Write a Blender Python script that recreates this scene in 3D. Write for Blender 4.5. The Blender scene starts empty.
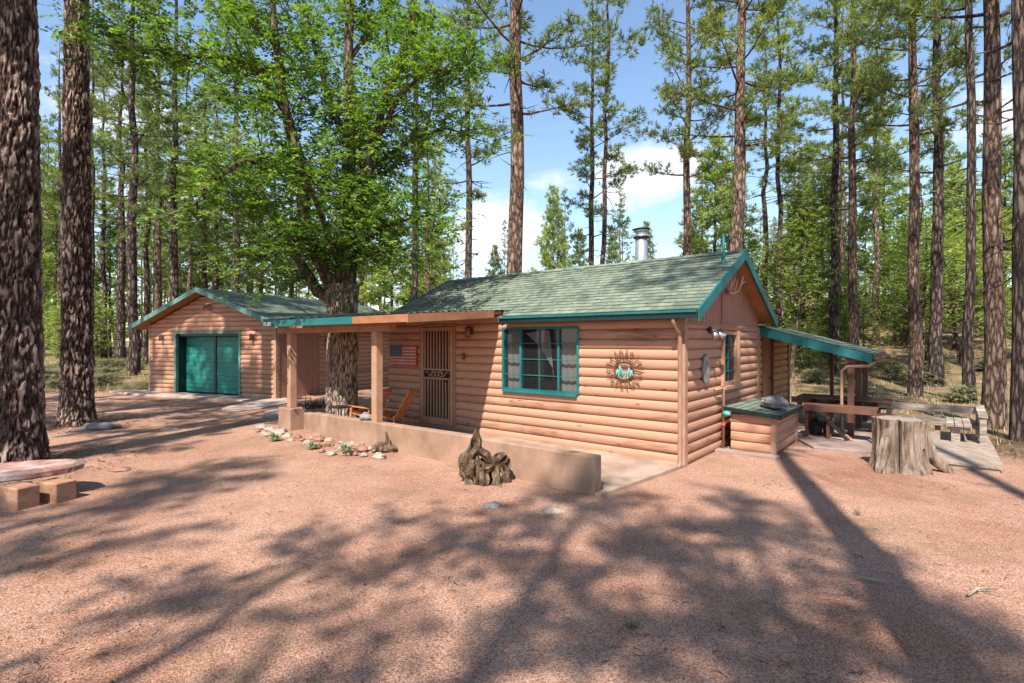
import bpy, math, random
from mathutils import Vector, Matrix, noise
random.seed(7)
R = math.radians
sc = bpy.context.scene
col = sc.collection
F = 526.0; H = 1.8

# ------------------------------------------------------------------ frames
class Frame:
    def __init__(s, ox, oy, c, sn):
        n = math.hypot(c, sn); s.ox = ox; s.oy = oy; s.c = c/n; s.s = sn/n
    def __call__(s, x, y, z=0.0):
        return Vector((s.ox + x*s.c + y*s.s, s.oy - x*s.s + y*s.c, z))
    def rot(s): return -math.atan2(s.s, s.c)
L = Frame(2.4723, 7.6048, .776, .631)          # the cabin: x along its front, y to its back
G = Frame(-7.32, 16.32, 5.68, 2.62)            # the garage
W = Frame(0, 0, 1, 0)                          # the world

def wpt(px, py, z=0.0):                         # a measured ground point
    t = (H-z)*F/(py-341.5)
    return Vector(((px-512)/F*t, t, z))
def at(px, depth, z=0.0):
    return Vector(((px-512)/F*depth, depth, z))
def hgt(x, y):
    d = math.hypot(x, y)
    def ss(a, b, v):
        t = max(0, min(1, (v-a)/(b-a))); return t*t*(3-2*t)
    h = ss(24, 80, d)*ss(-5, 22, x)*6.5 + ss(26, 110, d)*1.5
    h += ss(14, 30, d)*0.25*noise.noise(Vector((x*.12, y*.12, 3)))
    h += ss(30, 60, d)*0.8*noise.noise(Vector((x*.05, y*.05, 7)))
    return h

# ------------------------------------------------------------------ mesh builder
class MB:
    def __init__(s): s.v = []; s.f = []; s.uv = []; s.sm = []
    def face(s, pts, uv=None, smooth=False):
        b = len(s.v); s.v += [tuple(p) for p in pts]
        s.f.append(tuple(range(b, b+len(pts)))); s.uv.append(uv); s.sm.append(smooth)
    def mesh(s, vs, fs, smooth=False):
        b = len(s.v); s.v += [tuple(p) for p in vs]
        for f in fs: s.f.append(tuple(b+i for i in f)); s.uv.append(None); s.sm.append(smooth)
    def hexa(s, p):      # 8 points: bottom 4 ccw, top 4 ccw
        s.mesh(p, [(3,2,1,0),(4,5,6,7),(0,1,5,4),(1,2,6,5),(2,3,7,6),(3,0,4,7)])
    def box(s, fr, x0, x1, y0, y1, z0, z1):
        s.hexa([fr(x0,y0,z0), fr(x1,y0,z0), fr(x1,y1,z0), fr(x0,y1,z0), fr(x0,y0,z1), fr(x1,y0,z1), fr(x1,y1,z1), fr(x0,y1,z1)])
    def beam(s, a, b, w, h, up=Vector((0,0,1))):   # rectangular bar between two points
        a = Vector(a); b = Vector(b); d = (b-a).normalized()
        if abs(d.dot(up)) > .98: up = Vector((0,1,0))
        sd = d.cross(up).normalized()*w/2; u = sd.cross(d).normalized()*h/2
        s.hexa([a-sd-u, a+sd-u, b+sd-u, b-sd-u, a-sd+u, a+sd+u, b+sd+u, b-sd+u])
    def tube(s, pts, rad, n=8, caps=True, smooth=True, jit=0):
        pts = [Vector(p) for p in pts]; rings = []
        if not hasattr(rad, '__len__'): rad = [rad]*len(pts)
        u = None
        for i, p in enumerate(pts):
            d = (pts[min(i+1, len(pts)-1)] - pts[max(i-1, 0)])
            d = d.normalized() if d.length > 1e-9 else Vector((0,0,1))
            if u is None:
                u = d.cross(Vector((0,0,1)) if abs(d.z) < .9 else Vector((1,0,0))).normalized()
            u = (u - d*u.dot(d)).normalized(); w = d.cross(u)
            rings.append([p + (u*math.cos(2*math.pi*k/n) + w*math.sin(2*math.pi*k/n))*rad[i]*(1+random.uniform(-jit, jit)) for k in range(n)])
        vs = [q for r_ in rings for q in r_]; fs = []
        for i in range(len(rings)-1):
            for k in range(n):
                k2 = (k+1) % n
                fs.append((i*n+k, i*n+k2, (i+1)*n+k2, (i+1)*n+k))
        if caps:
            fs.append(tuple(range(n-1, -1, -1))); fs.append(tuple((len(rings)-1)*n+k for k in range(n)))
        s.mesh(vs, fs, smooth)
    def build(s, name, m, parent=None, origin=None, bevel=0):
        me = bpy.data.meshes.new(name)
        o = Vector(origin) if origin is not None else Vector((0,0,0))
        if parent is not None: o = OR.get(parent.name, Vector((0,0,0)))
        me.from_pydata([(v[0]-o.x, v[1]-o.y, v[2]-o.z) for v in s.v], [], s.f)
        me.polygons.foreach_set('use_smooth', s.sm)
        if any(u is not None for u in s.uv):
            ul = me.uv_layers.new(name='UVMap'); i = 0
            for f, u in zip(s.f, s.uv):
                for k in range(len(f)):
                    if u is not None: ul.data[i].uv = u[k]
                    i += 1
        me.materials.append(m); me.update()
        ob = bpy.data.objects.new(name, me); col.objects.link(ob)
        if parent is not None: ob.parent = parent; OR[ob.name] = o
        else: ob.location = o; OR[ob.name] = o
        if bevel:
            b = ob.modifiers.new('bevel', 'BEVEL'); b.width = bevel; b.segments = 2; b.limit_method = 'ANGLE'
        return ob
OR = {}
def tag(o, label=None, cat=None, group=None, kind=None):
    if label: o['label'] = label
    if cat: o['category'] = cat
    if group: o['group'] = group
    if kind: o['kind'] = kind
    return o
def thing(name, label, cat, loc, group=None):
    o = bpy.data.objects.new(name, None); col.objects.link(o); o.location = loc; o.empty_display_size = .2
    OR[o.name] = Vector(loc)
    return tag(o, label, cat, group)
def copy_tree(o, parent=None):
    c = o.copy(); col.objects.link(c)
    if parent is not None: c.parent = parent
    for ch in [q for q in KIDS.get(o.name, [])]:
        copy_tree(ch, c)
    return c
KIDS = {}
def kids_of(root):
    KIDS[root.name] = list(root.children)
    for c in root.children: kids_of(c)

# ------------------------------------------------------------------ materials
def newmat(name):
    m = bpy.data.materials.new(name); m.use_nodes = True
    nt = m.node_tree; return m, nt, nt.nodes['Principled BSDF'], nt.nodes['Material Output']
def N(nt, t, **k):
    n = nt.nodes.new(t)
    for a, b in k.items():
        if a in n.inputs.keys(): n.inputs[a].default_value = b
        else: setattr(n, a, b)
    return n
def lk(nt, a, b): nt.links.new(a, b)
def c4(c): return (c[0], c[1], c[2], 1)
def ramp(nt, stops):
    r = nt.nodes.new('ShaderNodeValToRGB'); e = r.color_ramp.elements
    e[0].position = stops[0][0]; e[0].color = c4(stops[0][1]); e[1].position = stops[-1][0]; e[1].color = c4(stops[-1][1])
    for p, c in stops[1:-1]:
        q = e.new(p); q.color = c4(c)
    return r
def coords(nt, scale=(1,1,1), kind='Object', rot=(0,0,0)):
    tc = nt.nodes.new('ShaderNodeTexCoord'); mp = nt.nodes.new('ShaderNodeMapping')
    mp.inputs['Scale'].default_value = scale; mp.inputs['Rotation'].default_value = rot
    lk(nt, tc.outputs[kind], mp.inputs[0]); return mp.outputs[0]
def noisy(name, c1, c2, scale=4, rough=.8, bump=.3, bscale=None, stretch=(1,1,1), detail=6, c3=None, dist=.02, spec=.3, rot=(0,0,0), metal=0):
    m, nt, p, o = newmat(name)
    v = coords(nt, stretch, rot=rot)
    n = N(nt, 'ShaderNodeTexNoise', Scale=scale, Detail=detail, Roughness=.65); lk(nt, v, n.inputs[0])
    st = [(.33, c1), (.67, c2)] if c3 is None else [(.36, c1), (.5, c3), (.64, c2)]
    r = ramp(nt, st); lk(nt, n.outputs[0], r.inputs[0]); lk(nt, r.outputs[0], p.inputs['Base Color'])
    p.inputs['Roughness'].default_value = rough; p.inputs['Specular IOR Level'].default_value = spec; p.inputs['Metallic'].default_value = metal
    if bump:
        n2 = N(nt, 'ShaderNodeTexNoise', Scale=bscale or scale*4, Detail=5.0, Roughness=.7); lk(nt, v, n2.inputs[0])
        b = N(nt, 'ShaderNodeBump', Strength=bump, Distance=dist); lk(nt, n2.outputs[0], b.inputs['Height']); lk(nt, b.outputs[0], p.inputs['Normal'])
    return m
M = {}
def logmat(name, ca, cb, course=.153, rotz=0.0):
    m, nt, p, o = newmat(name)
    tc = nt.nodes.new('ShaderNodeTexCoord'); sp = nt.nodes.new('ShaderNodeSeparateXYZ'); lk(nt, tc.outputs['Object'], sp.inputs[0])
    dv = N(nt, 'ShaderNodeMath', operation='DIVIDE'); lk(nt, sp.outputs[2], dv.inputs[0]); dv.inputs[1].default_value = course
    fl = N(nt, 'ShaderNodeMath', operation='FLOOR'); lk(nt, dv.outputs[0], fl.inputs[0])
    wn = N(nt, 'ShaderNodeTexWhiteNoise', noise_dimensions='1D'); lk(nt, fl.outputs[0], wn.inputs['W'])
    v = coords(nt, (1.2, 1.2, 16))
    n = N(nt, 'ShaderNodeTexNoise', Scale=2.2, Detail=8.0, Roughness=.6, Distortion=.6); lk(nt, v, n.inputs[0])
    v2 = coords(nt, (1,1,1)); n3 = N(nt, 'ShaderNodeTexNoise', Scale=1.1, Detail=4.0); lk(nt, v2, n3.inputs[0])
    a = N(nt, 'ShaderNodeMath', operation='MULTIPLY_ADD'); lk(nt, wn.outputs[0], a.inputs[0]); a.inputs[1].default_value = .38; lk(nt, n.outputs[0], a.inputs[2])
    a2 = N(nt, 'ShaderNodeMath', operation='MULTIPLY_ADD'); lk(nt, n3.outputs[0], a2.inputs[0]); a2.inputs[1].default_value = .75; lk(nt, a.outputs[0], a2.inputs[2])
    r = ramp(nt, [(.66, ca), (1.0, cb)]); lk(nt, a2.outputs[0], r.inputs[0])
    # knots
    vk = coords(nt, (2.2, 2.2, 5.5)); vo = N(nt, 'ShaderNodeTexVoronoi', Scale=1.0); lk(nt, vk, vo.inputs[0])
    kr = ramp(nt, [(.04, (.35,.3,.28)), (.13, (1,1,1))]); lk(nt, vo.outputs['Distance'], kr.inputs[0])
    mx = N(nt, 'ShaderNodeMix', data_type='RGBA', blend_type='MULTIPLY'); mx.inputs[0].default_value = .8
    lk(nt, r.outputs[0], mx.inputs[6]); lk(nt, kr.outputs[0], mx.inputs[7]); lk(nt, mx.outputs[2], p.inputs['Base Color'])
    p.inputs['Roughness'].default_value = .62; p.inputs['Specular IOR Level'].default_value = .25
    b = N(nt, 'ShaderNodeBump', Strength=.25, Distance=.01); lk(nt, n.outputs[0], b.inputs['Height']); lk(nt, b.outputs[0], p.inputs['Normal'])
    return m
M['log'] = logmat('log_siding_paint', (.215,.094,.052), (.44,.23,.143))
M['log_nat'] = logmat('natural_log_stain', (.28,.125,.04), (.50,.26,.095))
M['tan'] = noisy('tan_paint', (.32,.175,.105), (.42,.245,.155), 5, .6, .12, 60)
M['orange'] = noisy('orange_board_stain', (.27,.11,.05), (.37,.165,.08), 3, .6, .15, 30, (1,1,1))
M['brown_board'] = noisy('brown_board', (.29,.13,.085), (.37,.175,.115), 3, .7, .2, 30, (6,6,.6))
M['darkbrown'] = noisy('dark_brown_paint', (.10,.045,.028), (.16,.07,.045), 4, .6, .2, 30)
M['green'] = noisy('green_trim_paint', (.008,.10,.10), (.018,.155,.15), 2.5, .5, .12, 40)
M['green_dark'] = noisy('dark_green_gutter', (.004,.02,.02), (.008,.03,.03), 4, .35, .05, 20)
M['greenlite'] = noisy('weathered_green_fascia', (.035,.13,.105), (.16,.27,.21), 5, .6, .2, 30)
M['garage_green'] = noisy('garage_door_paint', (.008,.125,.10), (.03,.23,.175), 2.0, .5, .15, 30, (1,1,5))
M['concrete'] = noisy('tan_stucco_concrete', (.23,.135,.085), (.37,.235,.155), 1.5, .85, .35, 50, c3=(.30,.18,.12))
M['slab'] = noisy('porch_concrete', (.25,.165,.12), (.39,.28,.21), 1.8, .85, .2, 50, c3=(.32,.22,.16))
M['grey_concrete'] = noisy('grey_concrete', (.20,.14,.11), (.36,.28,.23), 1.2, .9, .3, 40, c3=(.28,.20,.16))
M['apron'] = noisy('dusty_grey_concrete', (.30,.20,.155), (.44,.36,.30), 1.6, .9, .3, 40, c3=(.36,.27,.22))
M['palewood'] = noisy('pale_board', (.42,.30,.24), (.52,.40,.33), 5, .7, .2)
M['pewter'] = noisy('pewter_relief', (.26,.24,.23), (.38,.36,.34), 30, .6, .3)
M['spout'] = noisy('brown_metal_spout', (.26,.13,.085), (.34,.18,.12), 4, .45, .05)
M['oldwood'] = noisy('weathered_grey_wood', (.17,.135,.11), (.47,.385,.31), 3, .85, .5, 22, (1.2,1.2,8), c3=(.30,.235,.185))
M['deckwood'] = noisy('deck_boards', (.20,.145,.11), (.40,.31,.24), 3, .85, .4, 22, (7,1.2,3), c3=(.30,.23,.175), rot=(0,0,R(39)))
M['stumpwood'] = noisy('dead_stump_wood', (.075,.045,.03), (.42,.33,.26), 3, .9, 1.0, 14, (4.5,4.5,.7), c3=(.28,.20,.145), dist=.04)
def ringmat():
    m, nt, p, o = newmat('growth_rings'); v = coords(nt, (1,1,.01))
    w_ = N(nt, 'ShaderNodeTexWave', Scale=14.0, Distortion=2.5, Detail=4.0); w_.wave_type = 'RINGS'; w_.rings_direction = 'Z'; lk(nt, v, w_.inputs[0])
    r_ = ramp(nt, [(.2, (.14,.10,.075)), (.8, (.36,.29,.23))]); lk(nt, w_.outputs[0], r_.inputs[0]); lk(nt, r_.outputs[0], p.inputs['Base Color']); p.inputs['Roughness'].default_value = .9
    return m
M['rings'] = ringmat()
M['rootwood'] = noisy('rotten_root_wood', (.02,.011,.008), (.30,.22,.15), 5, .9, 1.0, 18, (2.5,2.5,1.2), c3=(.15,.085,.045), dist=.05)
M['iron'] = noisy('black_iron', (.015,.013,.012), (.03,.026,.024), 6, .5, .1)
M['rust'] = noisy('rusted_iron', (.09,.04,.02), (.17,.075,.035), 20, .7, .2)
M['steel'] = noisy('stove_pipe_steel', (.45,.46,.47), (.62,.63,.64), 5, .35, .1, 20, metal=.75)
M['white'] = noisy('white_paint', (.72,.71,.69), (.8,.8,.78), 6, .5, .05)
M['chairwood'] = noisy('orange_chair_wood', (.45,.13,.035), (.62,.22,.07), 4, .5, .15, 20)
M['sandstone'] = noisy('sandstone_block', (.30,.15,.08), (.50,.29,.17), 4, .9, .5, 25, (1,1,1.6), c3=(.38,.20,.125))
M['slabstone'] = noisy('flagstone_slab', (.20,.10,.085), (.46,.37,.35), 3.5, .85, .6, 20, c3=(.34,.19,.14))
M['rock'] = noisy('pale_rock', (.16,.12,.09), (.40,.32,.25), 6, .9, .5, 25, c3=(.34,.26,.2))
M['greyrock'] = noisy('grey_rock', (.16,.14,.135), (.30,.27,.26), 6, .9, .5, 30)
M['redrock'] = noisy('red_rock', (.20,.09,.06), (.32,.165,.115), 6, .9, .5, 30)
M['teal'] = noisy('teal_patina', (.03,.28,.28), (.12,.42,.40), 30, .5, .1)
M['red'] = noisy('red_paint', (.36,.05,.03), (.45,.08,.05), 10, .5, .1)
M['blue'] = noisy('faded_blue_paint', (.055,.06,.11), (.09,.10,.16), 12, .6, .1)
M['shade'] = noisy('dusty_lamp_glass', (.20,.13,.10), (.30,.21,.17), 9, .3, 0)
M['antler'] = noisy('antler_bone', (.42,.26,.17), (.55,.36,.25), 8, .6, .2)
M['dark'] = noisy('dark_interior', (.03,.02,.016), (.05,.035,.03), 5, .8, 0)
M['curtain'] = noisy('curtain_cloth', (.42,.40,.38), (.50,.48,.46), 3, .9, .1, 12)
M['soffit'] = noisy('soffit_boards', (.30,.125,.055), (.40,.175,.08), 3, .7, .1)

def glassmat():
    m, nt, p, o = newmat('window_glass')
    p.inputs['Base Color'].default_value = (.03,.03,.03,1); p.inputs['Roughness'].default_value = .04; p.inputs['Specular IOR Level'].default_value = .8
    t = N(nt, 'ShaderNodeBsdfTransparent', Color=(.85,.85,.85,1)); mx = nt.nodes.new('ShaderNodeMixShader'); mx.inputs[0].default_value = .45
    lk(nt, t.outputs[0], mx.inputs[1]); lk(nt, p.outputs[0], mx.inputs[2]); lk(nt, mx.outputs[0], o.inputs[0]); return m
M['glass'] = glassmat()

def barkmat(name, dark, mid, lite, sc_=1.0, bump=1.0, dist=.06, attr=False):
    m, nt, p, o = newmat(name)
    v = coords(nt, (6*sc_, 6*sc_, 1.5*sc_))
    n0 = N(nt, 'ShaderNodeTexNoise', Scale=1.9, Detail=5.0, Roughness=.6); lk(nt, v, n0.inputs[0])
    mx = N(nt, 'ShaderNodeMix', data_type='VECTOR'); mx.inputs[0].default_value = .42; lk(nt, v, mx.inputs[4]); lk(nt, n0.outputs[1], mx.inputs[5])
    vo = N(nt, 'ShaderNodeTexVoronoi', feature='DISTANCE_TO_EDGE', Scale=1.7); lk(nt, mx.outputs[1], vo.inputs[0])
    n1 = N(nt, 'ShaderNodeTexNoise', Scale=4.2, Detail=8.0, Roughness=.75); lk(nt, v, n1.inputs[0])
    a = N(nt, 'ShaderNodeMath', operation='MULTIPLY_ADD')
    if attr:
        at_ = nt.nodes.new('ShaderNodeAttribute'); at_.attribute_name = 'plate'; lk(nt, at_.outputs['Fac'], a.inputs[0]); a.inputs[1].default_value = .5
    else:
        lk(nt, vo.outputs[0], a.inputs[0]); a.inputs[1].default_value = 1.3
    s = N(nt, 'ShaderNodeMath', operation='MULTIPLY'); lk(nt, n1.outputs[0], s.inputs[0]); s.inputs[1].default_value = 1.15; lk(nt, s.outputs[0], a.inputs[2])
    r = ramp(nt, [(.55, dark), (.78, mid), (1.0, lite)]); lk(nt, a.outputs[0], r.inputs[0])
    n2 = N(nt, 'ShaderNodeTexNoise', Scale=.9, Detail=3.0); v3 = coords(nt, (1,1,.5)); lk(nt, v3, n2.inputs[0])
    hs = N(nt, 'ShaderNodeMix', data_type='RGBA', blend_type='MULTIPLY'); r2 = ramp(nt, [(.35, (.7,.62,.6)), (.65, (1.15,1.1,1.05))]); lk(nt, n2.outputs[0], r2.inputs[0])
    hs.inputs[0].default_value = 1; lk(nt, r.outputs[0], hs.inputs[6]); lk(nt, r2.outputs[0], hs.inputs[7]); lk(nt, hs.outputs[2], p.inputs['Base Color'])
    p.inputs['Roughness'].default_value = .9; p.inputs['Specular IOR Level'].default_value = .15
    b = N(nt, 'ShaderNodeBump', Strength=bump, Distance=dist); lk(nt, a.outputs[0], b.inputs['Height']); lk(nt, b.outputs[0], p.inputs['Normal'])
    return m
M['bark_big'] = barkmat('ponderosa_bark_near', (.014,.010,.009), (.125,.082,.066), (.42,.33,.28), 1.0, 1.0, .03, True)
M['bark_red'] = barkmat('ponderosa_bark_orange', (.03,.02,.016), (.17,.115,.085), (.36,.27,.21), 1.7, 1.0, .05)
M['bark_dark'] = barkmat('ponderosa_bark_dark', (.014,.011,.010), (.085,.063,.052), (.24,.19,.16), 1.5, 1.0, .05)
M['bark_grey'] = barkmat('walnut_bark', (.045,.032,.024), (.22,.17,.12), (.44,.37,.29), 1.5, 1.0, .02, True)
M['bark_limb'] = barkmat('walnut_limb_bark', (.035,.025,.018), (.12,.088,.064), (.24,.19,.145), 1.8, .8, .02)

def leafmat(name, ca, cb, cc, trans=.35, scale=.8, tint=(1.3,1.4,.5)):
    m, nt, p, o = newmat(name)
    v = coords(nt); n = N(nt, 'ShaderNodeTexNoise', Scale=scale, Detail=3.0); lk(nt, v, n.inputs[0])
    g = N(nt, 'ShaderNodeNewGeometry')
    a = N(nt, 'ShaderNodeMath', operation='MULTIPLY_ADD'); lk(nt, g.outputs['Random Per Island'], a.inputs[0]); a.inputs[1].default_value = .5; lk(nt, n.outputs[0], a.inputs[2])
    r = ramp(nt, [(.4, ca), (.75, cb), (1.0, cc)]); lk(nt, a.outputs[0], r.inputs[0])
    oi = N(nt, 'ShaderNodeObjectInfo'); hv = N(nt, 'ShaderNodeHueSaturation'); mr = N(nt, 'ShaderNodeMapRange'); lk(nt, oi.outputs['Random'], mr.inputs[0]); mr.inputs[3].default_value = .75; mr.inputs[4].default_value = 1.3
    lk(nt, mr.outputs[0], hv.inputs['Value']); lk(nt, r.outputs[0], hv.inputs['Color'])
    lk(nt, hv.outputs[0], p.inputs['Base Color']); p.inputs['Roughness'].default_value = .5; p.inputs['Specular IOR Level'].default_value = .3
    tr = N(nt, 'ShaderNodeBsdfTranslucent'); tm = N(nt, 'ShaderNodeMix', data_type='RGBA', blend_type='MULTIPLY'); tm.inputs[0].default_value = 1; tm.inputs[7].default_value = c4(tint)
    lk(nt, hv.outputs[0], tm.inputs[6]); lk(nt, tm.outputs[2], tr.inputs[0])
    mx = nt.nodes.new('ShaderNodeMixShader'); mx.inputs[0].default_value = trans; lk(nt, p.outputs[0], mx.inputs[1]); lk(nt, tr.outputs[0], mx.inputs[2]); lk(nt, mx.outputs[0], o.inputs[0])
    return m
M['needles'] = leafmat('pine_needles', (.07,.11,.03), (.19,.245,.06), (.36,.39,.12), .38)
M['needles_b'] = leafmat('bluish_needles', (.055,.095,.045), (.15,.21,.075), (.30,.34,.13), .38)
M['leaf'] = leafmat('broad_leaves', (.035,.08,.018), (.10,.18,.035), (.23,.33,.07), .42)
M['leaf2'] = leafmat('oak_leaves', (.08,.12,.03), (.21,.29,.07), (.42,.48,.14), .48)
M['shrub'] = leafmat('grey_green_shrub', (.10,.10,.055), (.20,.19,.11), (.34,.31,.20), .3, 2)
M['grass'] = leafmat('dry_grass', (.12,.13,.05), (.27,.23,.11), (.42,.33,.18), .3, 1.5)
M['succulent'] = leafmat('succulent', (.09,.14,.08), (.22,.27,.18), (.42,.42,.32), .2, 5)
M['darkplant'] = leafmat('dark_dry_plant', (.05,.04,.03), (.10,.075,.055), (.18,.12,.09), .15, 5)

def shinglemat():
    m, nt, p, o = newmat('green_shingles')
    uv = coords(nt, (1,1,1), 'UV')
    br = N(nt, 'ShaderNodeTexBrick', Scale=1.0); br.offset = .5; br.inputs['Brick Width'].default_value = .11; br.inputs['Row Height'].default_value = .135; br.inputs['Mortar Size'].default_value = .004
    br.inputs['Color1'].default_value = (0,0,0,1); br.inputs['Color2'].default_value = (1,1,1,1); br.inputs['Mortar'].default_value = (0,0,0,1); br.inputs['Bias'].default_value = 0
    lk(nt, uv, br.inputs[0])
    n = N(nt, 'ShaderNodeTexNoise', Scale=1.3, Detail=6.0, Roughness=.7); lk(nt, uv, n.inputs[0])
    n2 = N(nt, 'ShaderNodeTexNoise', Scale=60.0, Detail=2.0); lk(nt, uv, n2.inputs[0])
    a = N(nt, 'ShaderNodeMath', operation='MULTIPLY_ADD'); lk(nt, br.outputs[0], a.inputs[0]); a.inputs[1].default_value = .25; lk(nt, n.outputs[0], a.inputs[2])
    a2 = N(nt, 'ShaderNodeMath', operation='MULTIPLY_ADD'); lk(nt, n2.outputs[0], a2.inputs[0]); a2.inputs[1].default_value = .4; lk(nt, a.outputs[0], a2.inputs[2])
    r = ramp(nt, [(.46, (.04,.055,.04)), (.7, (.11,.135,.10)), (.98, (.21,.235,.175))]); lk(nt, a2.outputs[0], r.inputs[0]); lk(nt, r.outputs[0], p.inputs['Base Color'])
    p.inputs['Roughness'].default_value = .9; p.inputs['Specular IOR Level'].default_value = .2
    b = N(nt, 'ShaderNodeBump', Strength=.4, Distance=.006); lk(nt, a2.outputs[0], b.inputs['Height']); lk(nt, b.outputs[0], p.inputs['Normal'])
    return m
M['shingle'] = shinglemat()

def groundmat():
    m, nt, p, o = newmat('ground_gravel_and_forest_floor')
    v = coords(nt)
    big = N(nt, 'ShaderNodeTexNoise', Scale=.5, Detail=6.0, Roughness=.65); lk(nt, v, big.inputs[0])
    fine = N(nt, 'ShaderNodeTexNoise', Scale=75.0, Detail=3.0, Roughness=.75); lk(nt, v, fine.inputs[0])
    vo = N(nt, 'ShaderNodeTexVoronoi', Scale=130.0); lk(nt, v, vo.inputs[0])
    sep = N(nt, 'ShaderNodeSeparateColor'); lk(nt, vo.outputs['Color'], sep.inputs[0])
    a = N(nt, 'ShaderNodeMath', operation='MULTIPLY_ADD'); lk(nt, sep.outputs[0], a.inputs[0]); a.inputs[1].default_value = .55; lk(nt, fine.outputs[0], a.inputs[2])
    g = ramp(nt, [(.32, (.14,.056,.032)), (.56, (.33,.158,.098)), (.78, (.46,.25,.165)), (1.0, (.60,.40,.30))]); lk(nt, a.outputs[0], g.inputs[0])
    gr = ramp(nt, [(.3, (.70,.58,.50)), (.5, (.98,.96,.95)), (.7, (1.15,1.15,1.15))]); lk(nt, big.outputs[0], gr.inputs[0])
    g2 = N(nt, 'ShaderNodeMix', data_type='RGBA', blend_type='MULTIPLY'); g2.inputs[0].default_value = 1; lk(nt, g.outputs[0], g2.inputs[6]); lk(nt, gr.outputs[0], g2.inputs[7])
    # forest floor
    ff = N(nt, 'ShaderNodeTexNoise', Scale=1.1, Detail=8.0, Roughness=.72); lk(nt, v, ff.inputs[0])
    fr = ramp(nt, [(.3, (.09,.055,.032)), (.45, (.23,.14,.08)), (.56, (.26,.19,.10)), (.66, (.40,.29,.19))]); lk(nt, ff.outputs[0], fr.inputs[0])
    sp = nt.nodes.new('ShaderNodeSeparateXYZ'); lk(nt, v, sp.inputs[0])
    def edge(out, lo, hi, k):
        s = N(nt, 'ShaderNodeMath', operation='MULTIPLY_ADD'); lk(nt, big.outputs[0], s.inputs[0]); s.inputs[1].default_value = k; lk(nt, out, s.inputs[2])
        mr = N(nt, 'ShaderNodeMapRange', interpolation_type='SMOOTHSTEP'); lk(nt, s.outputs[0], mr.inputs[0]); mr.inputs[1].default_value = lo + k*.5; mr.inputs[2].default_value = hi + k*.5; return mr.outputs[0]
    e1 = edge(sp.outputs[1], 18.0, 21.5, 6); e2 = edge(sp.outputs[0], 7.0, 8.6, 4)
    mxm = N(nt, 'ShaderNodeMath', operation='MAXIMUM'); lk(nt, e1, mxm.inputs[0]); lk(nt, e2, mxm.inputs[1])
    # litter patches inside the drive
    lit = ramp(nt, [(.53, (0,0,0)), (.66, (1,1,1))]); nl = N(nt, 'ShaderNodeTexNoise', Scale=.9, Detail=9.0, Roughness=.75); lk(nt, v, nl.inputs[0]); lk(nt, nl.outputs[0], lit.inputs[0])
    sc2 = N(nt, 'ShaderNodeMath', operation='MULTIPLY'); lk(nt, lit.outputs[0], sc2.inputs[0]); sc2.inputs[1].default_value = .6
    mk = N(nt, 'ShaderNodeMath', operation='MAXIMUM'); lk(nt, mxm.outputs[0], mk.inputs[0]); lk(nt, sc2.outputs[0], mk.inputs[1])
    mx = N(nt, 'ShaderNodeMix', data_type='RGBA'); lk(nt, mk.outputs[0], mx.inputs[0]); lk(nt, g2.outputs[2], mx.inputs[6]); lk(nt, fr.outputs[0], mx.inputs[7])
    lk(nt, mx.outputs[2], p.inputs['Base Color']); p.inputs['Roughness'].default_value = .95; p.inputs['Specular IOR Level'].default_value = .12
    b = N(nt, 'ShaderNodeBump', Strength=.9, Distance=.018); lk(nt, a.outputs[0], b.inputs['Height'])
    b2 = N(nt, 'ShaderNodeBump', Strength=.5, Distance=.12); lk(nt, ff.outputs[0], b2.inputs['Height']); lk(nt, b.outputs[0], b2.inputs['Normal'])
    lk(nt, b2.outputs[0], p.inputs['Normal']); return m
M['ground'] = groundmat()

# ------------------------------------------------------------------ ground
def axis(lo, hi, n, c=0.0, pw=2.2):
    out = []
    for i in range(n+1):
        t = i/n*2-1
        s = abs(t)**pw * (1 if t > 0 else -1)
        out.append(c + (s*(hi-c) if s > 0 else -s*(lo-c)))
    return out
xs = axis(-260, 260, 150); ys = axis(-120, 330, 170, 6.0)
vs = []
for y in ys:
    for x in xs:
        h = hgt(x, y)
        if math.hypot(x, y) < 30: h += .016*noise.noise(Vector((x*.9, y*.9, 0))) + .008*noise.noise(Vector((x*3, y*3, 5)))
        vs.append((x, y, h))
nx = len(xs)
g = MB(); g.mesh(vs, [(j*nx+i, j*nx+i+1, (j+1)*nx+i+1, (j+1)*nx+i) for j in range(len(ys)-1) for i in range(nx-1)], True)
tag(g.build('ground', M['ground']), kind='structure')

# loose gravel stones
def pebble(mb, c, r, flat=.6, smooth=False):
    a = random.random()*6.28; vs = []
    for k in range(5):
        q = a+k*1.2566; rr = r*random.uniform(.75, 1.2); vs.append((c[0]+rr*math.cos(q), c[1]+rr*math.sin(q), c[2]+r*flat*random.uniform(-.1,.35)))
    vs.append((c[0]+r*.2*random.uniform(-1,1), c[1]+r*.2*random.uniform(-1,1), c[2]+r*flat))
    mb.mesh(vs, [(k, (k+1)%5, 5) for k in range(5)], smooth)
peb = [MB(), MB()]
for i in range(26000):
    d = 2.3+12*random.random()**1.9; x = random.uniform(-1.05, 1.05)*d
    q = Vector((x, d, 0)); lx = (x-L.ox)*L.c-(d-L.oy)*L.s; ly = (x-L.ox)*L.s+(d-L.oy)*L.c
    if -8.5 < lx < .15 and ly > -2.35: continue
    if lx >= .1 and -.2 < lx < 1 and ly > 1.4: continue
    pebble(peb[i % 2], (x, d, random.uniform(-.004, .006)), random.choice([.003,.004,.005,.006,.008]), .7)
M['peb'] = noisy('gravel_pink', (.24,.12,.085), (.44,.29,.23), 9, .9, 0)
M['peb2'] = noisy('gravel_red', (.14,.06,.042), (.28,.14,.10), 9, .9, 0)
tag(peb[0].build('gravel', M['peb']), 'loose pinkish gravel stones scattered over the open drive', 'gravel', kind='stuff')
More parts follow.
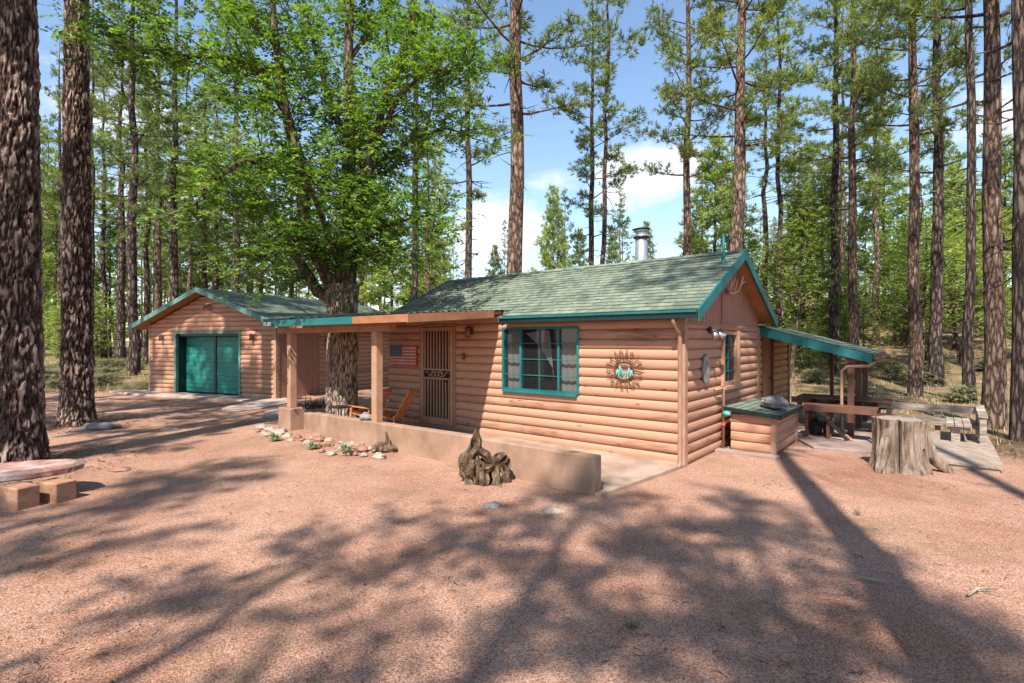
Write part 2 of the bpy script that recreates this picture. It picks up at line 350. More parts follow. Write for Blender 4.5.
tag(peb[1].build('gravel', M['peb2']), 'loose darker red gravel stones scattered over the open drive', 'gravel', kind='stuff')

# ------------------------------------------------------------------ paths and slabs (structure)
def slab(name, fr, pts, z0, z1, m, bev=.012):
    b = MB(); n = len(pts)
    b.mesh([fr(x, y, z0) for x, y in pts] + [fr(x, y, z1) for x, y in pts],
           [tuple(range(n-1, -1, -1)), tuple(range(n, 2*n))] + [(i, (i+1)%n, n+(i+1)%n, n+i) for i in range(n)])
    o = b.build(name, m, bevel=bev); tag(o, kind='structure'); return o
slab('porch_floor', L, [(-6.8,-1.83), (-.23,-1.83), (-.23,-2.12), (-.15,-2.12), (.06,.02), (-6.8,.02)], -.1, .05, M['slab'])
slab('garage_apron', G, [(-7.4,-.75), (-4.9,-.95), (-1.2,-.8), (.5,-.7), (.6,.1), (-7.4,.1)], -.1, .03, M['apron'])
def pxs(*q): return [tuple(wpt(a_, b__)[:2]) for a_, b__ in q]
slab('garden_path', W, pxs((222,409),(229,413),(262,409),(297,402),(296,397),(262,399)), -.1, .035, M['apron'])
slab('garden_path', W, pxs((262,419),(285,418),(286,409),(266,411)), -.1, .035, M['apron'])
slab('patio_floor', L, [(.85,3.25), (1.25,2.5), (1.95,2.6), (2.5,3.2), (2.5,7.2), (.02,7.2), (.02,3.25)], -.1, .05, M['grey_concrete'])
slab('kerb_strip', L, [(.0,1.3), (.95,1.28), (.97,1.48), (.0,1.5)], -.1, .04, M['grey_concrete'])

# ------------------------------------------------------------------ log walls
def log_wall(mb, P, n, u0, u1, z0, z1, openings=(), course=.153, bulge=.043, K=9, top=None):
    """P(u,z)->point on the wall plane, n outward unit vector"""
    z = z0; idx = 0
    while z < z1-1e-4:
        zt = min(z+course, z1)
        for k in range(K):
            ta, tb = k/K, (k+1)/K
            za, zb = z+(course)*ta, z+(course)*tb
            if za >= z1: break
            zb = min(zb, z1)
            ba = bulge*math.sqrt(max(0, 1-(2*ta-1)**2)) ; bb = bulge*math.sqrt(max(0, 1-(2*tb-1)**2))
            zc = (za+zb)/2
            cuts = [(max(u0, a), min(u1, b)) for a, b, c, d in openings if c < zc < d]
            spans = []; cur = u0
            for a, b in sorted(cuts): spans.append((cur, a)); cur = b
            spans.append((cur, u1))
            for a, b in spans:
                if b-a < .01: continue
                if top:
                    lo, hi = top(zc); a = max(a, lo); b = min(b, hi)
                    if b-a < .01: continue
                m = max(1, int((b-a)/1.2))
                for i in range(m):
                    p, q = a+(b-a)*i/m, a+(b-a)*(i+1)/m
                    mb.face([P(p, za)+n*ba, P(q, za)+n*ba, P(q, zb)+n*bb, P(p, zb)+n*bb], None, True)
        z = zt; idx += 1
def frame_n(fr, x, y): return (fr(x, y, 0)-fr(0, 0, 0)).normalized()

def roof_slope(mb, fr, x0, x1, ya, za, yb, zb, ex=.135, th=.02, axis='x'):
    """shingle courses from the eave (ya,za) up to (yb,zb)"""
    def Pp(u, w, z): return fr(u, w, z) if axis == 'x' else fr(w, u, z)
    ln = math.hypot(yb-ya, zb-za); n = max(1, round(ln/ex))
    dy, dz = (yb-ya)/n, (zb-za)/n
    upx, upz = -(zb-za)/ln*(1 if yb > ya else -1), abs(yb-ya)/ln
    if yb < ya: upx = (zb-za)/ln
    for i in range(n):
        a = (ya+dy*i, za+dz*i); b = (ya+dy*(i+1.02), za+dz*(i+1.02)); 
        t = .014
        o = [Pp(x0, a[0]+upx*t, a[1]+upz*t), Pp(x1, a[0]+upx*t, a[1]+upz*t), Pp(x1, b[0], b[1]), Pp(x0, b[0], b[1])]
        sft = random.random()*.3
        uv = [(x0+sft, i*.135+.004), (x1+sft, i*.135+.004), (x1+sft, (i+1)*.135-.004), (x0+sft, (i+1)*.135-.004)]
        mb.face(o, uv)
        f = [Pp(x0, a[0], a[1]), Pp(x1, a[0], a[1]), o[1], o[0]]
        mb.face(f, [(x0, i*.135+.01), (x1, i*.135+.01), (x1, i*.135+.012), (x0, i*.135+.012)])

# ================================================================== CABIN
WX = -6.75; YB = 3.95; YR = 1.975
cab = thing('log_cabin', 'tan log-sided cabin with green shingle gable roof behind the porch', 'cabin', L(-3.4, 2.0, 0))
PF = lambda u, z: L(u, 0, z); PG = lambda u, z: L(0, u, z)
nF = -frame_n(L, 0, 1); nG = frame_n(L, 1, 0)
winF = (-3.38, -1.74, .92, 2.05); door = (-5.60, -4.66, .085, 2.10); winG = (1.66, 2.46, 1.06, 1.96)
b = MB(); log_wall(b, PF, nF, WX, -.02, 0, 2.27, [winF, door])
b.build('wall', M['log'], cab)
b = MB(); log_wall(b, PG, nG, .05, YB, 0, 2.065, [winG])
b.build('wall', M['log'], cab)
b = MB(); log_wall(b, lambda u, z: L(WX, u, z), -nG, 0, YB, 0, 2.27); log_wall(b, lambda u, z: L(u, YB, z), -nF, WX, 0, 0, 2.27)
b.build('wall', M['log'], cab)
# gable boards
def zroof(y, e=-.22): return 2.25+.5*((y if y < YR else 2*YR-y)+.22)
b = MB()
y = 0.0
while y < YB-.01:
    y2 = min(y+.15, YB)
    za, zb = zroof(y)-.10, zroof(y2)-.10
    pts = [L(.03, y+.004, 2.065), L(.03, y2-.004, 2.065), L(.03, y2-.004, zb), L(.03, y+.004, za)]
    if y < YR < y2: pts = [pts[0], pts[1], pts[2], L(.03, YR, zroof(YR)-.10), pts[3]]
    b.face(pts); b.face([L(.018, y-.004, 2.065), L(.018, y+.006, 2.065), L(.018, y+.006, za), L(.018, y-.004, za)])
    y = y2
b.build('gable_boards', M['brown_board'], cab)
b = MB(); b.box(L, .022, .055, .0, YB, 2.045, 2.085); b.box(L, .03, .062, 1.60, 1.645, 1.0, zroof(1.62)-.12)
b.build('trim_board', M['brown_board'], cab)
b = MB(); b.face([L(WX, 0, 2.0), L(WX, YB, 2.0), L(WX, YB, zroof(YB)-.1), L(WX, YR, zroof(YR)-.1), L(WX, 0, zroof(0)-.1)])
b.build('gable_boards', M['brown_board'], cab)
# corner boards
b = MB(); b.box(L, -.055, .055, -.065, .04, 0, 2.26)
b.build('corner_board', M['tan'], cab)
b = MB(); b.box(L, -.02, .06, YB-.09, YB+.02, 0, 2.06); b.build('corner_board', M['tan'], cab)
b = MB(); b.box(L, WX+.1, -.13, -.075, -.02, 2.165, 2.27); b.build('frieze_board', M['tan'], cab)
# floor and dark room
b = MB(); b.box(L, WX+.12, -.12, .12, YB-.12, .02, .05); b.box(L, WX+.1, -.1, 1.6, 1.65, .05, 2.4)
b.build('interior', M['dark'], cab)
# roof
XR = .3; XL = -6.9; XM = -3.2
b = MB()
roof_slope(b, L, XM, XR, -.22, 2.25, YR, 3.3475)
roof_slope(b, L, XL, XM, .02, 2.37, YR, 3.3475)
roof_slope(b, L, XL, XR, YB+.22, 2.25, YR, 3.3475)
for i in range(28):                                                      # ridge caps
    x = XL+(XR-XL)*i/28; x2 = x+(XR-XL)/28+.02; o = .012
    for s in (-1, 1):
        b.face([L(x, YR, 3.375), L(x2, YR, 3.362), L(x2, YR+s*.13, 3.30), L(x, YR+s*.13, 3.312)], [(x, 0.01), (x2, .01), (x2, .12), (x, .12)])
b.build('roof', M['shingle'], cab)
b = MB()                                                                 # deck and soffit under the shingles
def slopeboard(mb, fr, x0, x1, ya, za, yb, zb, t0, t1):
    mb.hexa([fr(x0,ya,za-t1), fr(x1,ya,za-t1), fr(x1,yb,zb-t1), fr(x0,yb,zb-t1), fr(x0,ya,za-t0), fr(x1,ya,za-t0), fr(x1,yb,zb-t0), fr(x0,yb,zb-t0)])
slopeboard(b, L, XM+.01, XR-.03, -.2, 2.26, YR-.01, 3.3425, .02, .1); slopeboard(b, L, XL+.03, XM+.01, .03, 2.375, YR-.01, 3.3425, .02, .1); slopeboard(b, L, XL+.03, XR-.03, YB+.2, 2.26, YR+.01, 3.3425, .02, .1)
b.build('soffit', M['soffit'], cab)
def rake(fr, x, ya, za, yb, zb, m, parent, h=.15, t=.03, up=.018, nm='rake_board'):
    q = MB(); q.hexa([fr(x,ya,za-h), fr(x+t,ya,za-h), fr(x+t,yb,zb-h), fr(x,yb,zb-h), fr(x,ya,za+up), fr(x+t,ya,za+up), fr(x+t,yb,zb+up), fr(x,yb,zb+up)])
    return q.build(nm, m, parent)
rake(L, XR-.003, -.25, 2.235, YR, 3.3475, M['green'], cab)
rake(L, XR-.003, YB+.25, 2.235, YR+.001, 3.3475, M['green'], cab)
rake(L, XL-.03, .02, 2.37, YR, 3.3475, M['green'], cab); rake(L, XM-.03, -.25, 2.235, .16, 2.44, M['green'], cab)
b = MB(); b.box(L, XM-.02, XR-.01, -.245, -.215, 2.13, 2.245); b.build('fascia', M['green_dark'], cab)
gu = MB(); gu.box(L, XM-.03, XR+.01, -.325, -.247, 2.125, 2.204); gt = gu.build('gutter', M['green_dark'], cab)
gu = MB(); gu.box(L, XM-.032, XR+.012, -.350, -.25, 2.205, 2.238); gu.build('gutter_lip', M['green'], gt)
# downspout
b = MB(); b.tube([L(-.03,-.29,2.14), L(-.03,-.27,2.06), L(.0,-.13,1.93), L(.0,-.115,1.85), L(.0,-.115,.1), L(.01,-.14,.05), L(.02,-.2,.03)], .032, 8)
b.build('downspout', M['spout'], cab)
# front window
def window(parent, P, n, u0, u1, z0, z1, cols, rows, mf, mm, thick, fw=.05, bars=.014, curtain=True):
    q = MB()
    def bar(a, b_, c, d, d0, d1):
        q.hexa([P(a,c)+n*d0, P(b_,c)+n*d0, P(b_,c)+n*d1, P(a,c)+n*d1, P(a,d)+n*d0, P(b_,d)+n*d0, P(b_,d)+n*d1, P(a,d)+n*d1])
    bar(u0-.01, u0+fw, z0, z1, -.05, .05); bar(u1-fw, u1+.01, z0, z1, -.05, .05)
    bar(u0+fw, u1-fw, z0-.01, z0+fw, -.05, .05); bar(u0+fw, u1-fw, z1-fw, z1+.01, -.05, .05)
    fr_ = q.build('window', mf, parent)
    q = MB()
    for i in range(1, cols):
        u = u0+(u1-u0)*i/cols; w = .02 if i in thick else bars*.5
        bar(u-w, u+w, z0+fw, z1-fw, -.02, .03 if i in thick else .02)
    for j in range(1, rows):
        z = z0+(z1-z0)*j/rows; bar(u0+fw, u1-fw, z-bars*.5, z+bars*.5, -.018, .017)
    q.build('muntins', mm, fr_)
    q = MB(); q.face([P(u0+fw,z0+fw), P(u1-fw,z0+fw), P(u1-fw,z1-fw), P(u0+fw,z1-fw)]); q.build('pane', M['glass'], fr_)
    return fr_
wf = window(cab, PF, nF, *winF, 4, 4, M['green'], M['green'], (1, 3), .034)
def curtain(parent, P, n, u0, u1, z0, z1):
    q = MB(); k = max(6, int((u1-u0)/.02)); pts = []
    for i in range(k+1):
        u = u0+(u1-u0)*i/k; d = -.075+.007*math.sin(i*1.1)
        pts.append((P(u, z0)+n*d, P(u, z1)+n*d))
    for i in range(k): q.face([pts[i][0], pts[i+1][0], pts[i+1][1], pts[i][1]], None, True)
    q.build('curtain', M['curtain'], parent)
curtain(wf, PF, nF, -3.34, -2.98, .95, 2.02); curtain(wf, PF, nF, -2.15, -1.77, .95, 2.02)
b = MB(); b.face([L(-2.95,.1,1.95), L(-2.5,.1,2.0), L(-2.38,.12,1.35), L(-2.62,.11,1.7)], None); b.face([L(-2.5,.1,2.0), L(-2.42,.1,2.0), L(-2.34,.12,1.15), L(-2.38,.12,1.35)]); b.build('curtain', M['curtain'], wf)
b = MB(); b.hexa([L(-3.36,-.09,.885), L(-1.76,-.09,.885), L(-1.76,-.02,.905), L(-3.36,-.02,.905), L(-3.36,-.09,.905), L(-1.76,-.09,.905), L(-1.76,-.02,.925), L(-3.36,-.02,.925)]); b.build('sill', M['green'], wf)
wg = window(cab, PG, nG, *winG, 2, 4, M['tan'], M['green'], (), .045)
curtain(wg, PG, nG, 1.7, 2.02, 1.1, 1.92)
b = MB(); b.box(L, .03, .12, 1.6, 2.52, .995, 1.045); b.build('sill', M['tan'], wg)
for q_ in (1.595, 2.465):
    b = MB(); b.box(L, .03, .085, q_, q_+.06, 1.05, 1.99); b.build('casing', M['tan'], wg)
# security door
b = MB()
for a, c_, d, e in ((-5.60,-5.53,.1,2.09), (-4.73,-4.66,.1,2.09)): b.box(L, a, c_, -.075, -.035, d, e)
b.box(L, -5.53, -4.73, -.073, -.037, 2.02, 2.09); b.box(L, -5.53, -4.73, -.073, -.037, .1, .24)
sd = b.build('security_door', M['tan'], cab, bevel=.004)
b = MB(); b.box(L, -5.53, -4.73, -.07, -.04, 1.03, 1.06); b.box(L, -5.53, -4.73, -.07, -.04, 1.21, 1.24)
for i in range(9):
    x = -5.53+.8*(i+.5)/9
    b.box(L, x-.013, x+.013, -.066, -.044, .24, 1.03); b.box(L, x-.013, x+.013, -.066, -.044, 1.24, 2.02)
b.build('bars', M['tan'], sd)
b = MB()
for s in (-1, 1):
    b.tube([L(-5.13+s*(.04+.3*t), -.056, 1.135+.05*math.sin(t*9)) for t in [i/14 for i in range(15)]], .012, 6)
    b.tube([L(-5.13+s*(.12+.06*math.cos(a)), -.056, 1.135+.06*math.sin(a)) for a in [i*.6 for i in range(10)]], .01, 6)
b.tube([L(-5.13+.05*math.cos(a), -.056, 1.135+.05*math.sin(a)) for a in [i*.6283 for i in range(11)]], .012, 6)
b.build('scrollwork', M['tan'], sd)
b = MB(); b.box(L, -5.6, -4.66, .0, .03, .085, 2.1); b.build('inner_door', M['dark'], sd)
b = MB(); b.tube([L(-4.80,-.075,1.0), L(-4.80,-.11,1.0)], .022, 8); b.tube([L(-4.80,-.11,1.0), L(-4.88,-.115,1.0)], .011, 6); b.build('handle', M['iron'], sd)
b = MB(); b.box(L, -5.66, -5.605, -.055, .0, .09, 2.15); b.box(L, -4.655, -4.60, -.055, .0, .09, 2.15); b.box(L, -5.605, -4.655, -.055, 0, 2.1, 2.15); b.build('casing', M['brown_board'], sd)
# rear addition in natural logs, under the lean-to
b = MB(); log_wall(b, PG, nG, 4.02, 6.6, 0, 2.0, [(4.25, 5.1, .05, 2.02)]); log_wall(b, lambda u, z: L(u, 6.6, z), -nF, -4, 0, 0, 2.0)
b.build('wall', M['log_nat'], cab)
b = MB(); b.box(L, -.03, .0, 4.25, 5.1, .05, 2.02); dd = b.build('door', M['orange'], cab)
b = MB(); b.box(L, .0, .05, 4.19, 4.25, .05, 2.08); b.box(L, .0, .05, 5.1, 5.16, .05, 2.08); b.box(L, .0, .05, 4.25, 5.1, 2.02, 2.08); b.build('casing', M['darkbrown'], dd)
b = MB(); b.tube([L(0,5.0,1.0), L(.05,5.0,1.0)], .025, 8); b.build('handle', M['iron'], dd)
b = MB(); b.box(L, -.04, .07, 6.56, 6.66, 0, 2.0); b.build('corner_board', M['tan'], cab)
b = MB(); roof_slope(b, L, -4.2, .05, 6.9, 2.05, YB+.1, 2.12, .135); b.build('roof', M['shingle'], cab)
b = MB(); b.box(L, -4.2, .02, YB+.1, 6.9, 2.0, 2.04); b.build('soffit', M['soffit'], cab)
# chimney pipe and vent
cx, cy = -1.9, 2.65
b = MB(); zc = zroof(cy)-.05; b.tube([L(cx,cy,zc), L(cx,cy,3.97)], .125, 20); ch = b.build('stove_pipe', M['steel'], cab)
b = MB()
for z0, z1, r in ((3.95,3.99,.15), (4.06,4.10,.15)): b.tube([L(cx,cy,z0), L(cx,cy,z1)], r, 20)
b.tube([L(cx,cy,3.97), L(cx,cy,4.1)], .11, 16); b.build('spark_screen', M['steel'], ch)
b = MB(); b.tube([L(cx,cy,4.10), L(cx,cy,4.115), L(cx,cy,4.15)], [.175,.185,.06], 20); b.tube([L(cx,cy,3.93), L(cx,cy,3.96)], .158, 20); b.build('chimney_cap', M['iron'], ch)
b = MB(); b.tube([L(.12,1.45,3.02), L(.12,1.45,3.58)], .026, 8); b.tube([L(.12,1.45,3.02), L(.12,1.45,3.16)], [.09,.03], 10); b.build('vent_pipe', M['green'], cab)

# ================================================================== PORCH
por = thing('covered_porch', 'low porch roof on two tan posts in front of cabin door', 'porch', L(-5.5, -1.9, .4))
b = MB(); roof_slope(b, L, XL+.0, -3.4, -2.22, 2.235, .06, 2.385); b.build('roof', M['shingle'], por)
b = MB(); slopeboard(b, L, XL+.02, -3.43, -2.19, 2.235, .0, 2.37, .008, .07); b.build('soffit', M['soffit'], por)
rake(L, -3.43, -2.25, 2.22, -.25, 2.362, M['orange'], por, h=.13, up=.004)
b = MB(); b.box(L, -4.85, -3.43, -2.25, -2.222, 2.10, 2.225); b.build('fascia', M['orange'], por)
b = MB(); b.box(L, -8.02, -4.853, -2.252, -2.222, 2.10, 2.235); b.build('fascia', M['green'], por)
b = MB(); b.box(L, -8.02, XL, -2.262, -2.12, 2.237, 2.262); b.box(L, XL, -3.42, -2.275, -2.2, 2.256, 2.272); b.build('roof_edge', M['green_dark'], por)
b = MB(); b.box(L, -7.95, -4.2, -1.98, -1.84, 1.97, 2.13); b.build('beam', M['orange'], por)
b = MB(); b.box(L, -6.88, -6.78, -1.84, -.1, 2.06, 2.16); b.box(L, -7.95, -7.85, -1.83, .6, 2.02, 2.12); b.build('rafter', M['orange'], por)
for x in (-4.62, -7.48):
    b = MB(); b.box(L, x-.07, x+.07, -1.98, -1.84, .40 if x > -5 else .44, 1.97); b.build('post', M['tan'], por, bevel=.008)
# number plaque on the fascia
nb = MB()
digits = {'3':['111','001','111','001','111'], '1':['010','110','010','010','111'], '5':['111','100','111','001','111'], '0':['111','101','101','101','111']}
numb = thing('house_number', 'pale green address plate on left end of green porch fascia', 'house number', L(-7.82, -2.26, 2.16))
b = MB(); b.box(L, -8.0, -7.64, -2.262, -2.255, 2.112, 2.205); b.build('plate', M['greenlite'], numb)
for i, ch_ in enumerate('3130'):
    b = MB()
    for r_, row in enumerate(digits[ch_]):
        for k, v_ in enumerate(row):
            if v_ == '1': b.box(L, -7.98+i*.088+k*.021, -7.98+i*.088+(k+1)*.021, -2.268, -2.262, 2.195-(r_+1)*.015, 2.195-r_*.015)
    b.build('digit', M['white'], numb)

# ------------------------------------------------------------------ garden wall, piers, planter
gw = MB()
pts = [(-6.30,-1.98,.41), (-4.6,-1.98,.42), (-2.6,-2.0,.44), (-.24,-2.10,.455)]
vs = []
for x, y, z in pts: vs += [L(x,y,-.15), L(x,y,z), L(x,y+.17,z), L(x,y+.17,-.15)]
fs = [(0,1,2,3), (15,14,13,12)]
for i in range(3):
    for k in range(4): fs.append((i*4+k, (i+1)*4+k, (i+1)*4+(k+1)%4, i*4+(k+1)%4))
gw.mesh(vs, [tuple(reversed(f)) for f in fs])
tag(gw.build('garden_wall', M['concrete'], origin=L(-3,-2,0), bevel=.02), 'long low tan stucco wall edging the front of the porch', 'wall')
b = MB(); b.box(L, -7.76, -7.28, -2.06, -1.72, -.1, .44)
tag(b.build('stucco_pier', M['concrete'], origin=L(-7.6,-1.9,0), bevel=.02), 'square tan stucco pier carrying the left porch post', 'pier')
b = MB(); b.box(L, -7.27, -6.85, -1.78, -1.62, -.1, .34)
tag(b.build('garden_wall', M['concrete'], origin=L(-7,-1.7,0), bevel=.02), 'short low stucco wall set back beside the post pier', 'wall')
b = MB(); b.box(L, -6.84, -6.44, -1.86, -1.68, -.1, .38)
tag(b.build('garden_wall', M['concrete'], origin=L(-6.6,-1.7,0), bevel=.02), 'small stucco wall end below the big leafy tree', 'wall')

# ------------------------------------------------------------------ things on the walls
def lantern(loc, n, label, fr, m=None):
    t = thing('wall_lantern', label, 'lantern', loc); u = Vector((0,0,1)); sd_ = n.cross(u)
    q = MB(); q.beam(loc+n*.0-u*.06, loc+n*.0+u*.08, .09, .03, n); q.tube([loc+n*.02+u*.04, loc+n*.07+u*.1, loc+n*.1+u*.08], .01, 6); q.build('bracket', M['rust'], t)
    q = MB(); c = loc+n*.1
    q.tube([c+u*.1, c+u*.07, c+u*.05], [.01,.05,.065], 8, smooth=False); q.tube([c-u*.13, c-u*.11], [.03,.05], 8, smooth=False)
    for k in range(4):
        a = k*math.pi/2+.4; o_ = sd_*math.cos(a)*.05+n*math.sin(a)*.05; q.tube([c+o_-u*.11, c+o_+u*.05], .006, 4)
    q.build('cage', M['rust'], t)
    q = MB(); q.tube([c-u*.1, c+u*.04], .038, 8); q.build('glass_shade', M['shade'], t)
lantern(L(-4.16,-.05,2.0), nF, 'rusty lantern on cabin wall right of the barred door', L)
gF = -frame_n(G, 0, 1)
lantern(G(-5.5,-.04,1.95), gF, 'lantern on garage wall left of the green door', G)
lantern(G(-.95,-.04,1.95), gF, 'lantern on garage wall right of the green door', G)
# flag
fl = thing('flag_plaque', 'weathered wooden flag plaque of red and white stripes on cabin wall', 'flag', L(-6.15, -.06, 1.5))
b = MB()
for i in range(7): z = 1.26+i*.066; b.box(L, -6.6, -5.72-(.03 if i % 3 else 0), -.075, -.045, z, z+.062)
b.build('red_boards', M['red'], fl)
b = MB()
for i in range(6): z = 1.31+i*.066; b.box(L, -6.6, -5.75, -.083, -.076, z, z+.03)
b.build('white_stripes', M['palewood'], fl)
b = MB(); b.box(L, -6.61, -6.22, -.092, -.084, 1.47, 1.725); b.build('blue_field', M['blue'], fl)
# small iron ornament beside door
b = MB(); c = L(-4.36,-.06,1.45); b.tube([c, c+Vector((0,0,.12))], .02, 6)
for k in range(5): a = k*1.25; b.tube([c+Vector((0,0,.05)), c+Vector((0,0,.05))+nG*math.cos(a)*.09+Vector((0,0,math.sin(a)*.09))], .008, 5)
tag(b.build('iron_ornament', M['rust'], origin=c), 'small rusty iron ornament on wall between door and window', 'ornament')
# sun ornament
sn = thing('sun_ornament', 'large round metal sun with curly rays and teal cacti on front wall', 'wall art', L(-.9,-.06,1.365))
C0 = (-.9, 1.365)
def S(r_, a, d=.07): return L(C0[0]+r_*math.cos(a), -d, C0[1]+r_*math.sin(a))
b = MB()
for rr in (.165, .15): b.tube([S(rr, a*math.pi/18) for a in range(37)], .006, 6, caps=False)
b.tube([S(.165, 0), S(.165, math.pi)], .005, 5)
b.build('ring', M['rust'], sn)
b = MB()
for k in range(18):
    a = k*math.pi/9; w = .12
    if k % 2 == 0:
        b.tube([S(.165,a-w), S(.25,a-w*.6), S(.335,a+.02), S(.25,a+w*.45), S(.165,a+w)], .006, 5)
    else:
        pts_ = [S(.165,a-.09), S(.22,a-.1), S(.28,a-.06), S(.31,a+.04), S(.285,a+.12), S(.25,a+.09), S(.262,a+.03)]
        b.tube(pts_, .007, 5)
b.build('rays', M['rust'], sn)
b = MB()
for x, h, w in ((-.11,.13,.012), (-.07,.17,.014), (-.13,.07,.01), (.08,.15,.013), (.12,.09,.011), (.04,.1,.01), (.145,.06,.01), (-.03,.08,.01)):
    b.tube([L(C0[0]+x,-.07,C0[1]-.12+.02*abs(x)*10), L(C0[0]+x,-.07,C0[1]-.12+h)], w, 6)
    b.tube([L(C0[0]+x,-.07,C0[1]-.12+h*.5), L(C0[0]+x+.03,-.07,C0[1]-.12+h*.55), L(C0[0]+x+.03,-.07,C0[1]-.12+h*.8)], w*.7, 5)
b.build('cactus', M['teal'], sn)
b = MB(); n_ = 20
b.mesh([S(.15, math.pi+i*math.pi/n_, .068) for i in range(n_+1)]+[S(.15, math.pi+i*math.pi/n_, .064) for i in range(n_+1)], [tuple(range(n_+1)), tuple(range(2*n_+1, n_, -1))]+[(i, i+1, n_+2+i, n_+1+i) for i in range(n_)])
M['palebronze'] = noisy('pale_bronze', (.42,.34,.24), (.56,.46,.34), 20, .5, .1); b.build('desert_disc', M['palebronze'], sn)
b = MB()
for x in (-.045,-.015,.015,.045): b.tube([L(C0[0]+x,-.072,C0[1]-.13), L(C0[0]+x,-.072,C0[1]+.1)], .006, 5)
b.tube([L(C0[0]-.06,-.072,C0[1]+.06), L(C0[0]+.06,-.072,C0[1]+.06)], .005, 5); b.build('kiva_ladder', M['rust'], sn)
# oval plaque on gable wall
def oval(loc, n, label, rx, rz):
    t = thing('oval_plaque', label, 'plaque', loc); u = Vector((0,0,1)); s_ = n.cross(u)
    def el(k, d): 
        return [loc+n*d+s_*rx*k*math.cos(a*math.pi/12)+u*rz*k*math.sin(a*math.pi/12) for a in range(24)]
    def disc(k, d0, d1, m, nm, par=None):
        q = MB(); A = el(k, d0)+el(k, d1); q.mesh(A, [tuple(range(24,48)), tuple(range(23,-1,-1))]+[(i,(i+1)%24,24+(i+1)%24,24+i) for i in range(24)]); return q.build(nm, m, par or t)
    disc(1, .0, .02, M['greyrock'], 'rim'); disc(.86, .0201, .025, M['pewter'], 'ring'); disc(.6, .0251, .03, M['greyrock'], 'field'); disc(.3, .0301, .035, M['pewter'], 'emblem')
oval(L(.045,.80,1.37), nG, 'grey oval plaque on gable wall near the front corner', .16, .24)
gS = frame_n(G, 1, 0)
oval(G(.06, 2.25, 1.72), gS, 'white oval plaque on shaded side wall of the garage', .25, .30)
# flood lights
fd = thing('flood_light', 'twin-headed silver flood light high on the gable wall', 'flood light', L(.04,1.0,1.98))
b = MB(); b.tube([L(.03,1.0,1.98), L(.07,1.0,1.98)], .055, 12); b.build('base', M['iron'], fd)
for s in (-1, 1):
    b = MB(); a = L(.07,1.0,1.98); e = L(.14,1.0+s*.13,1.93); e2 = L(.20,1.0+s*.2,1.88)
    b.tube([a, (a+e)/2+Vector((0,0,.03)), e], .014, 6); b.tube([e, e+(e2-e)*.3, e2], [.03,.035,.06], 10); b.build('lamp_head', M['steel'], fd)
# antlers
an = thing('antlers', 'pale antlers mounted high on the brown gable boards', 'antlers', L(.05,1.9,2.75))
for s in (-1, 1):
    b = MB(); B = lambda t, z, d=.1: L(.04+d, 1.9+s*t, z)
    b.tube([B(.02,2.66,.02), B(.1,2.62,.06), B(.22,2.68,.12), B(.30,2.82,.16), B(.34,3.0 if s < 0 else 2.95,.18)], [.022,.02,.018,.014,.006], 7)
    b.tube([B(.1,2.62,.06), B(.11,2.76,.12), B(.08,2.88,.16)], [.016,.012,.005], 6); b.tube([B(.22,2.68,.12), B(.2,2.82,.18), B(.18,2.93,.2)], [.016,.012,.005], 6)
    b.tube([B(.29,2.8,.15), B(.38,2.86,.2)], [.013,.005], 6)
    b.build('antler', M['antler'], an)
b = MB(); b.tube([L(.03,1.9,2.66), L(.07,1.9,2.66)], .05, 10); b.build('mount', M['antler'], an)
# conduit with valve
wp = thing('water_pipe', 'tan standpipe with turquoise tap against the gable wall', 'pipe', L(.1,1.45,0))
b = MB(); b.tube([L(.06,1.2,1.02), L(.1,1.28,1.03), L(.1,1.44,1.03), L(.11,1.47,1.0), L(.11,1.47,.0)], .022, 8); b.build('riser', M['tan'], wp)
b = MB(); b.tube([L(.11,1.47,.62), L(.17,1.42,.62), L(.24,1.36,.62)], [.028,.05,.02], 10); b.build('tap', M['teal'], wp)
b = MB(); b.tube([L(.13,1.5,.5), L(.2,1.46,.5)], .03, 8); b.tube([L(.11,1.47,.40), L(.11,1.47,.45)], .035, 8); b.build('valve', M['red'], wp)

# ================================================================== PUMP BOX
pb = thing('pump_house', 'low log-sided box with green hinged lid against the gable wall', 'pump house', L(.45,2.2,0))
b = MB()
log_wall(b, lambda u, z: L(u,1.56,z), nF, .21, .84, .02, .66, bulge=.03); log_wall(b, lambda u, z: L(.86,u,z), nG, 1.58, 3.1, .02, .63, bulge=.03)
b.box(L, .21, .84, 1.57, 3.1, .0, .62)
b.build('wall', M['log'], pb)
b = MB(); b.box(L, .82, .9, 1.515, 1.6, 0, .63); b.build('corner_board', M['tan'], pb)
b = MB(); b.box(L, .84, .9, 3.06, 3.13, 0, .6); b.build('corner_board', M['tan'], pb)
b = MB(); roof_slope(b, L, 1.46, 3.18, .955, .645, .13, .725, .12, axis='y'); b.build('lid_shingles', M['shingle'], pb)
b = MB(); b.hexa([L(.14,1.47,.69), L(.95,1.47,.605), L(.95,3.17,.605), L(.14,3.17,.69), L(.14,1.47,.72), L(.95,1.47,.64), L(.95,3.17,.64), L(.14,3.17,.72)]); b.build('lid', M['green_dark'], pb)
b = MB(); b.hexa([L(.12,1.435,.675), L(.97,1.435,.59), L(.97,1.46,.59), L(.12,1.46,.675), L(.12,1.435,.735), L(.97,1.435,.65), L(.97,1.46,.65), L(.12,1.46,.735)]); b.build('lid_edge', M['green_dark'], pb)
b = MB(); b.box(L, .957, .98, 1.462, 3.18, .585, .648); b.build('lid_edge', M['green_dark'], pb)

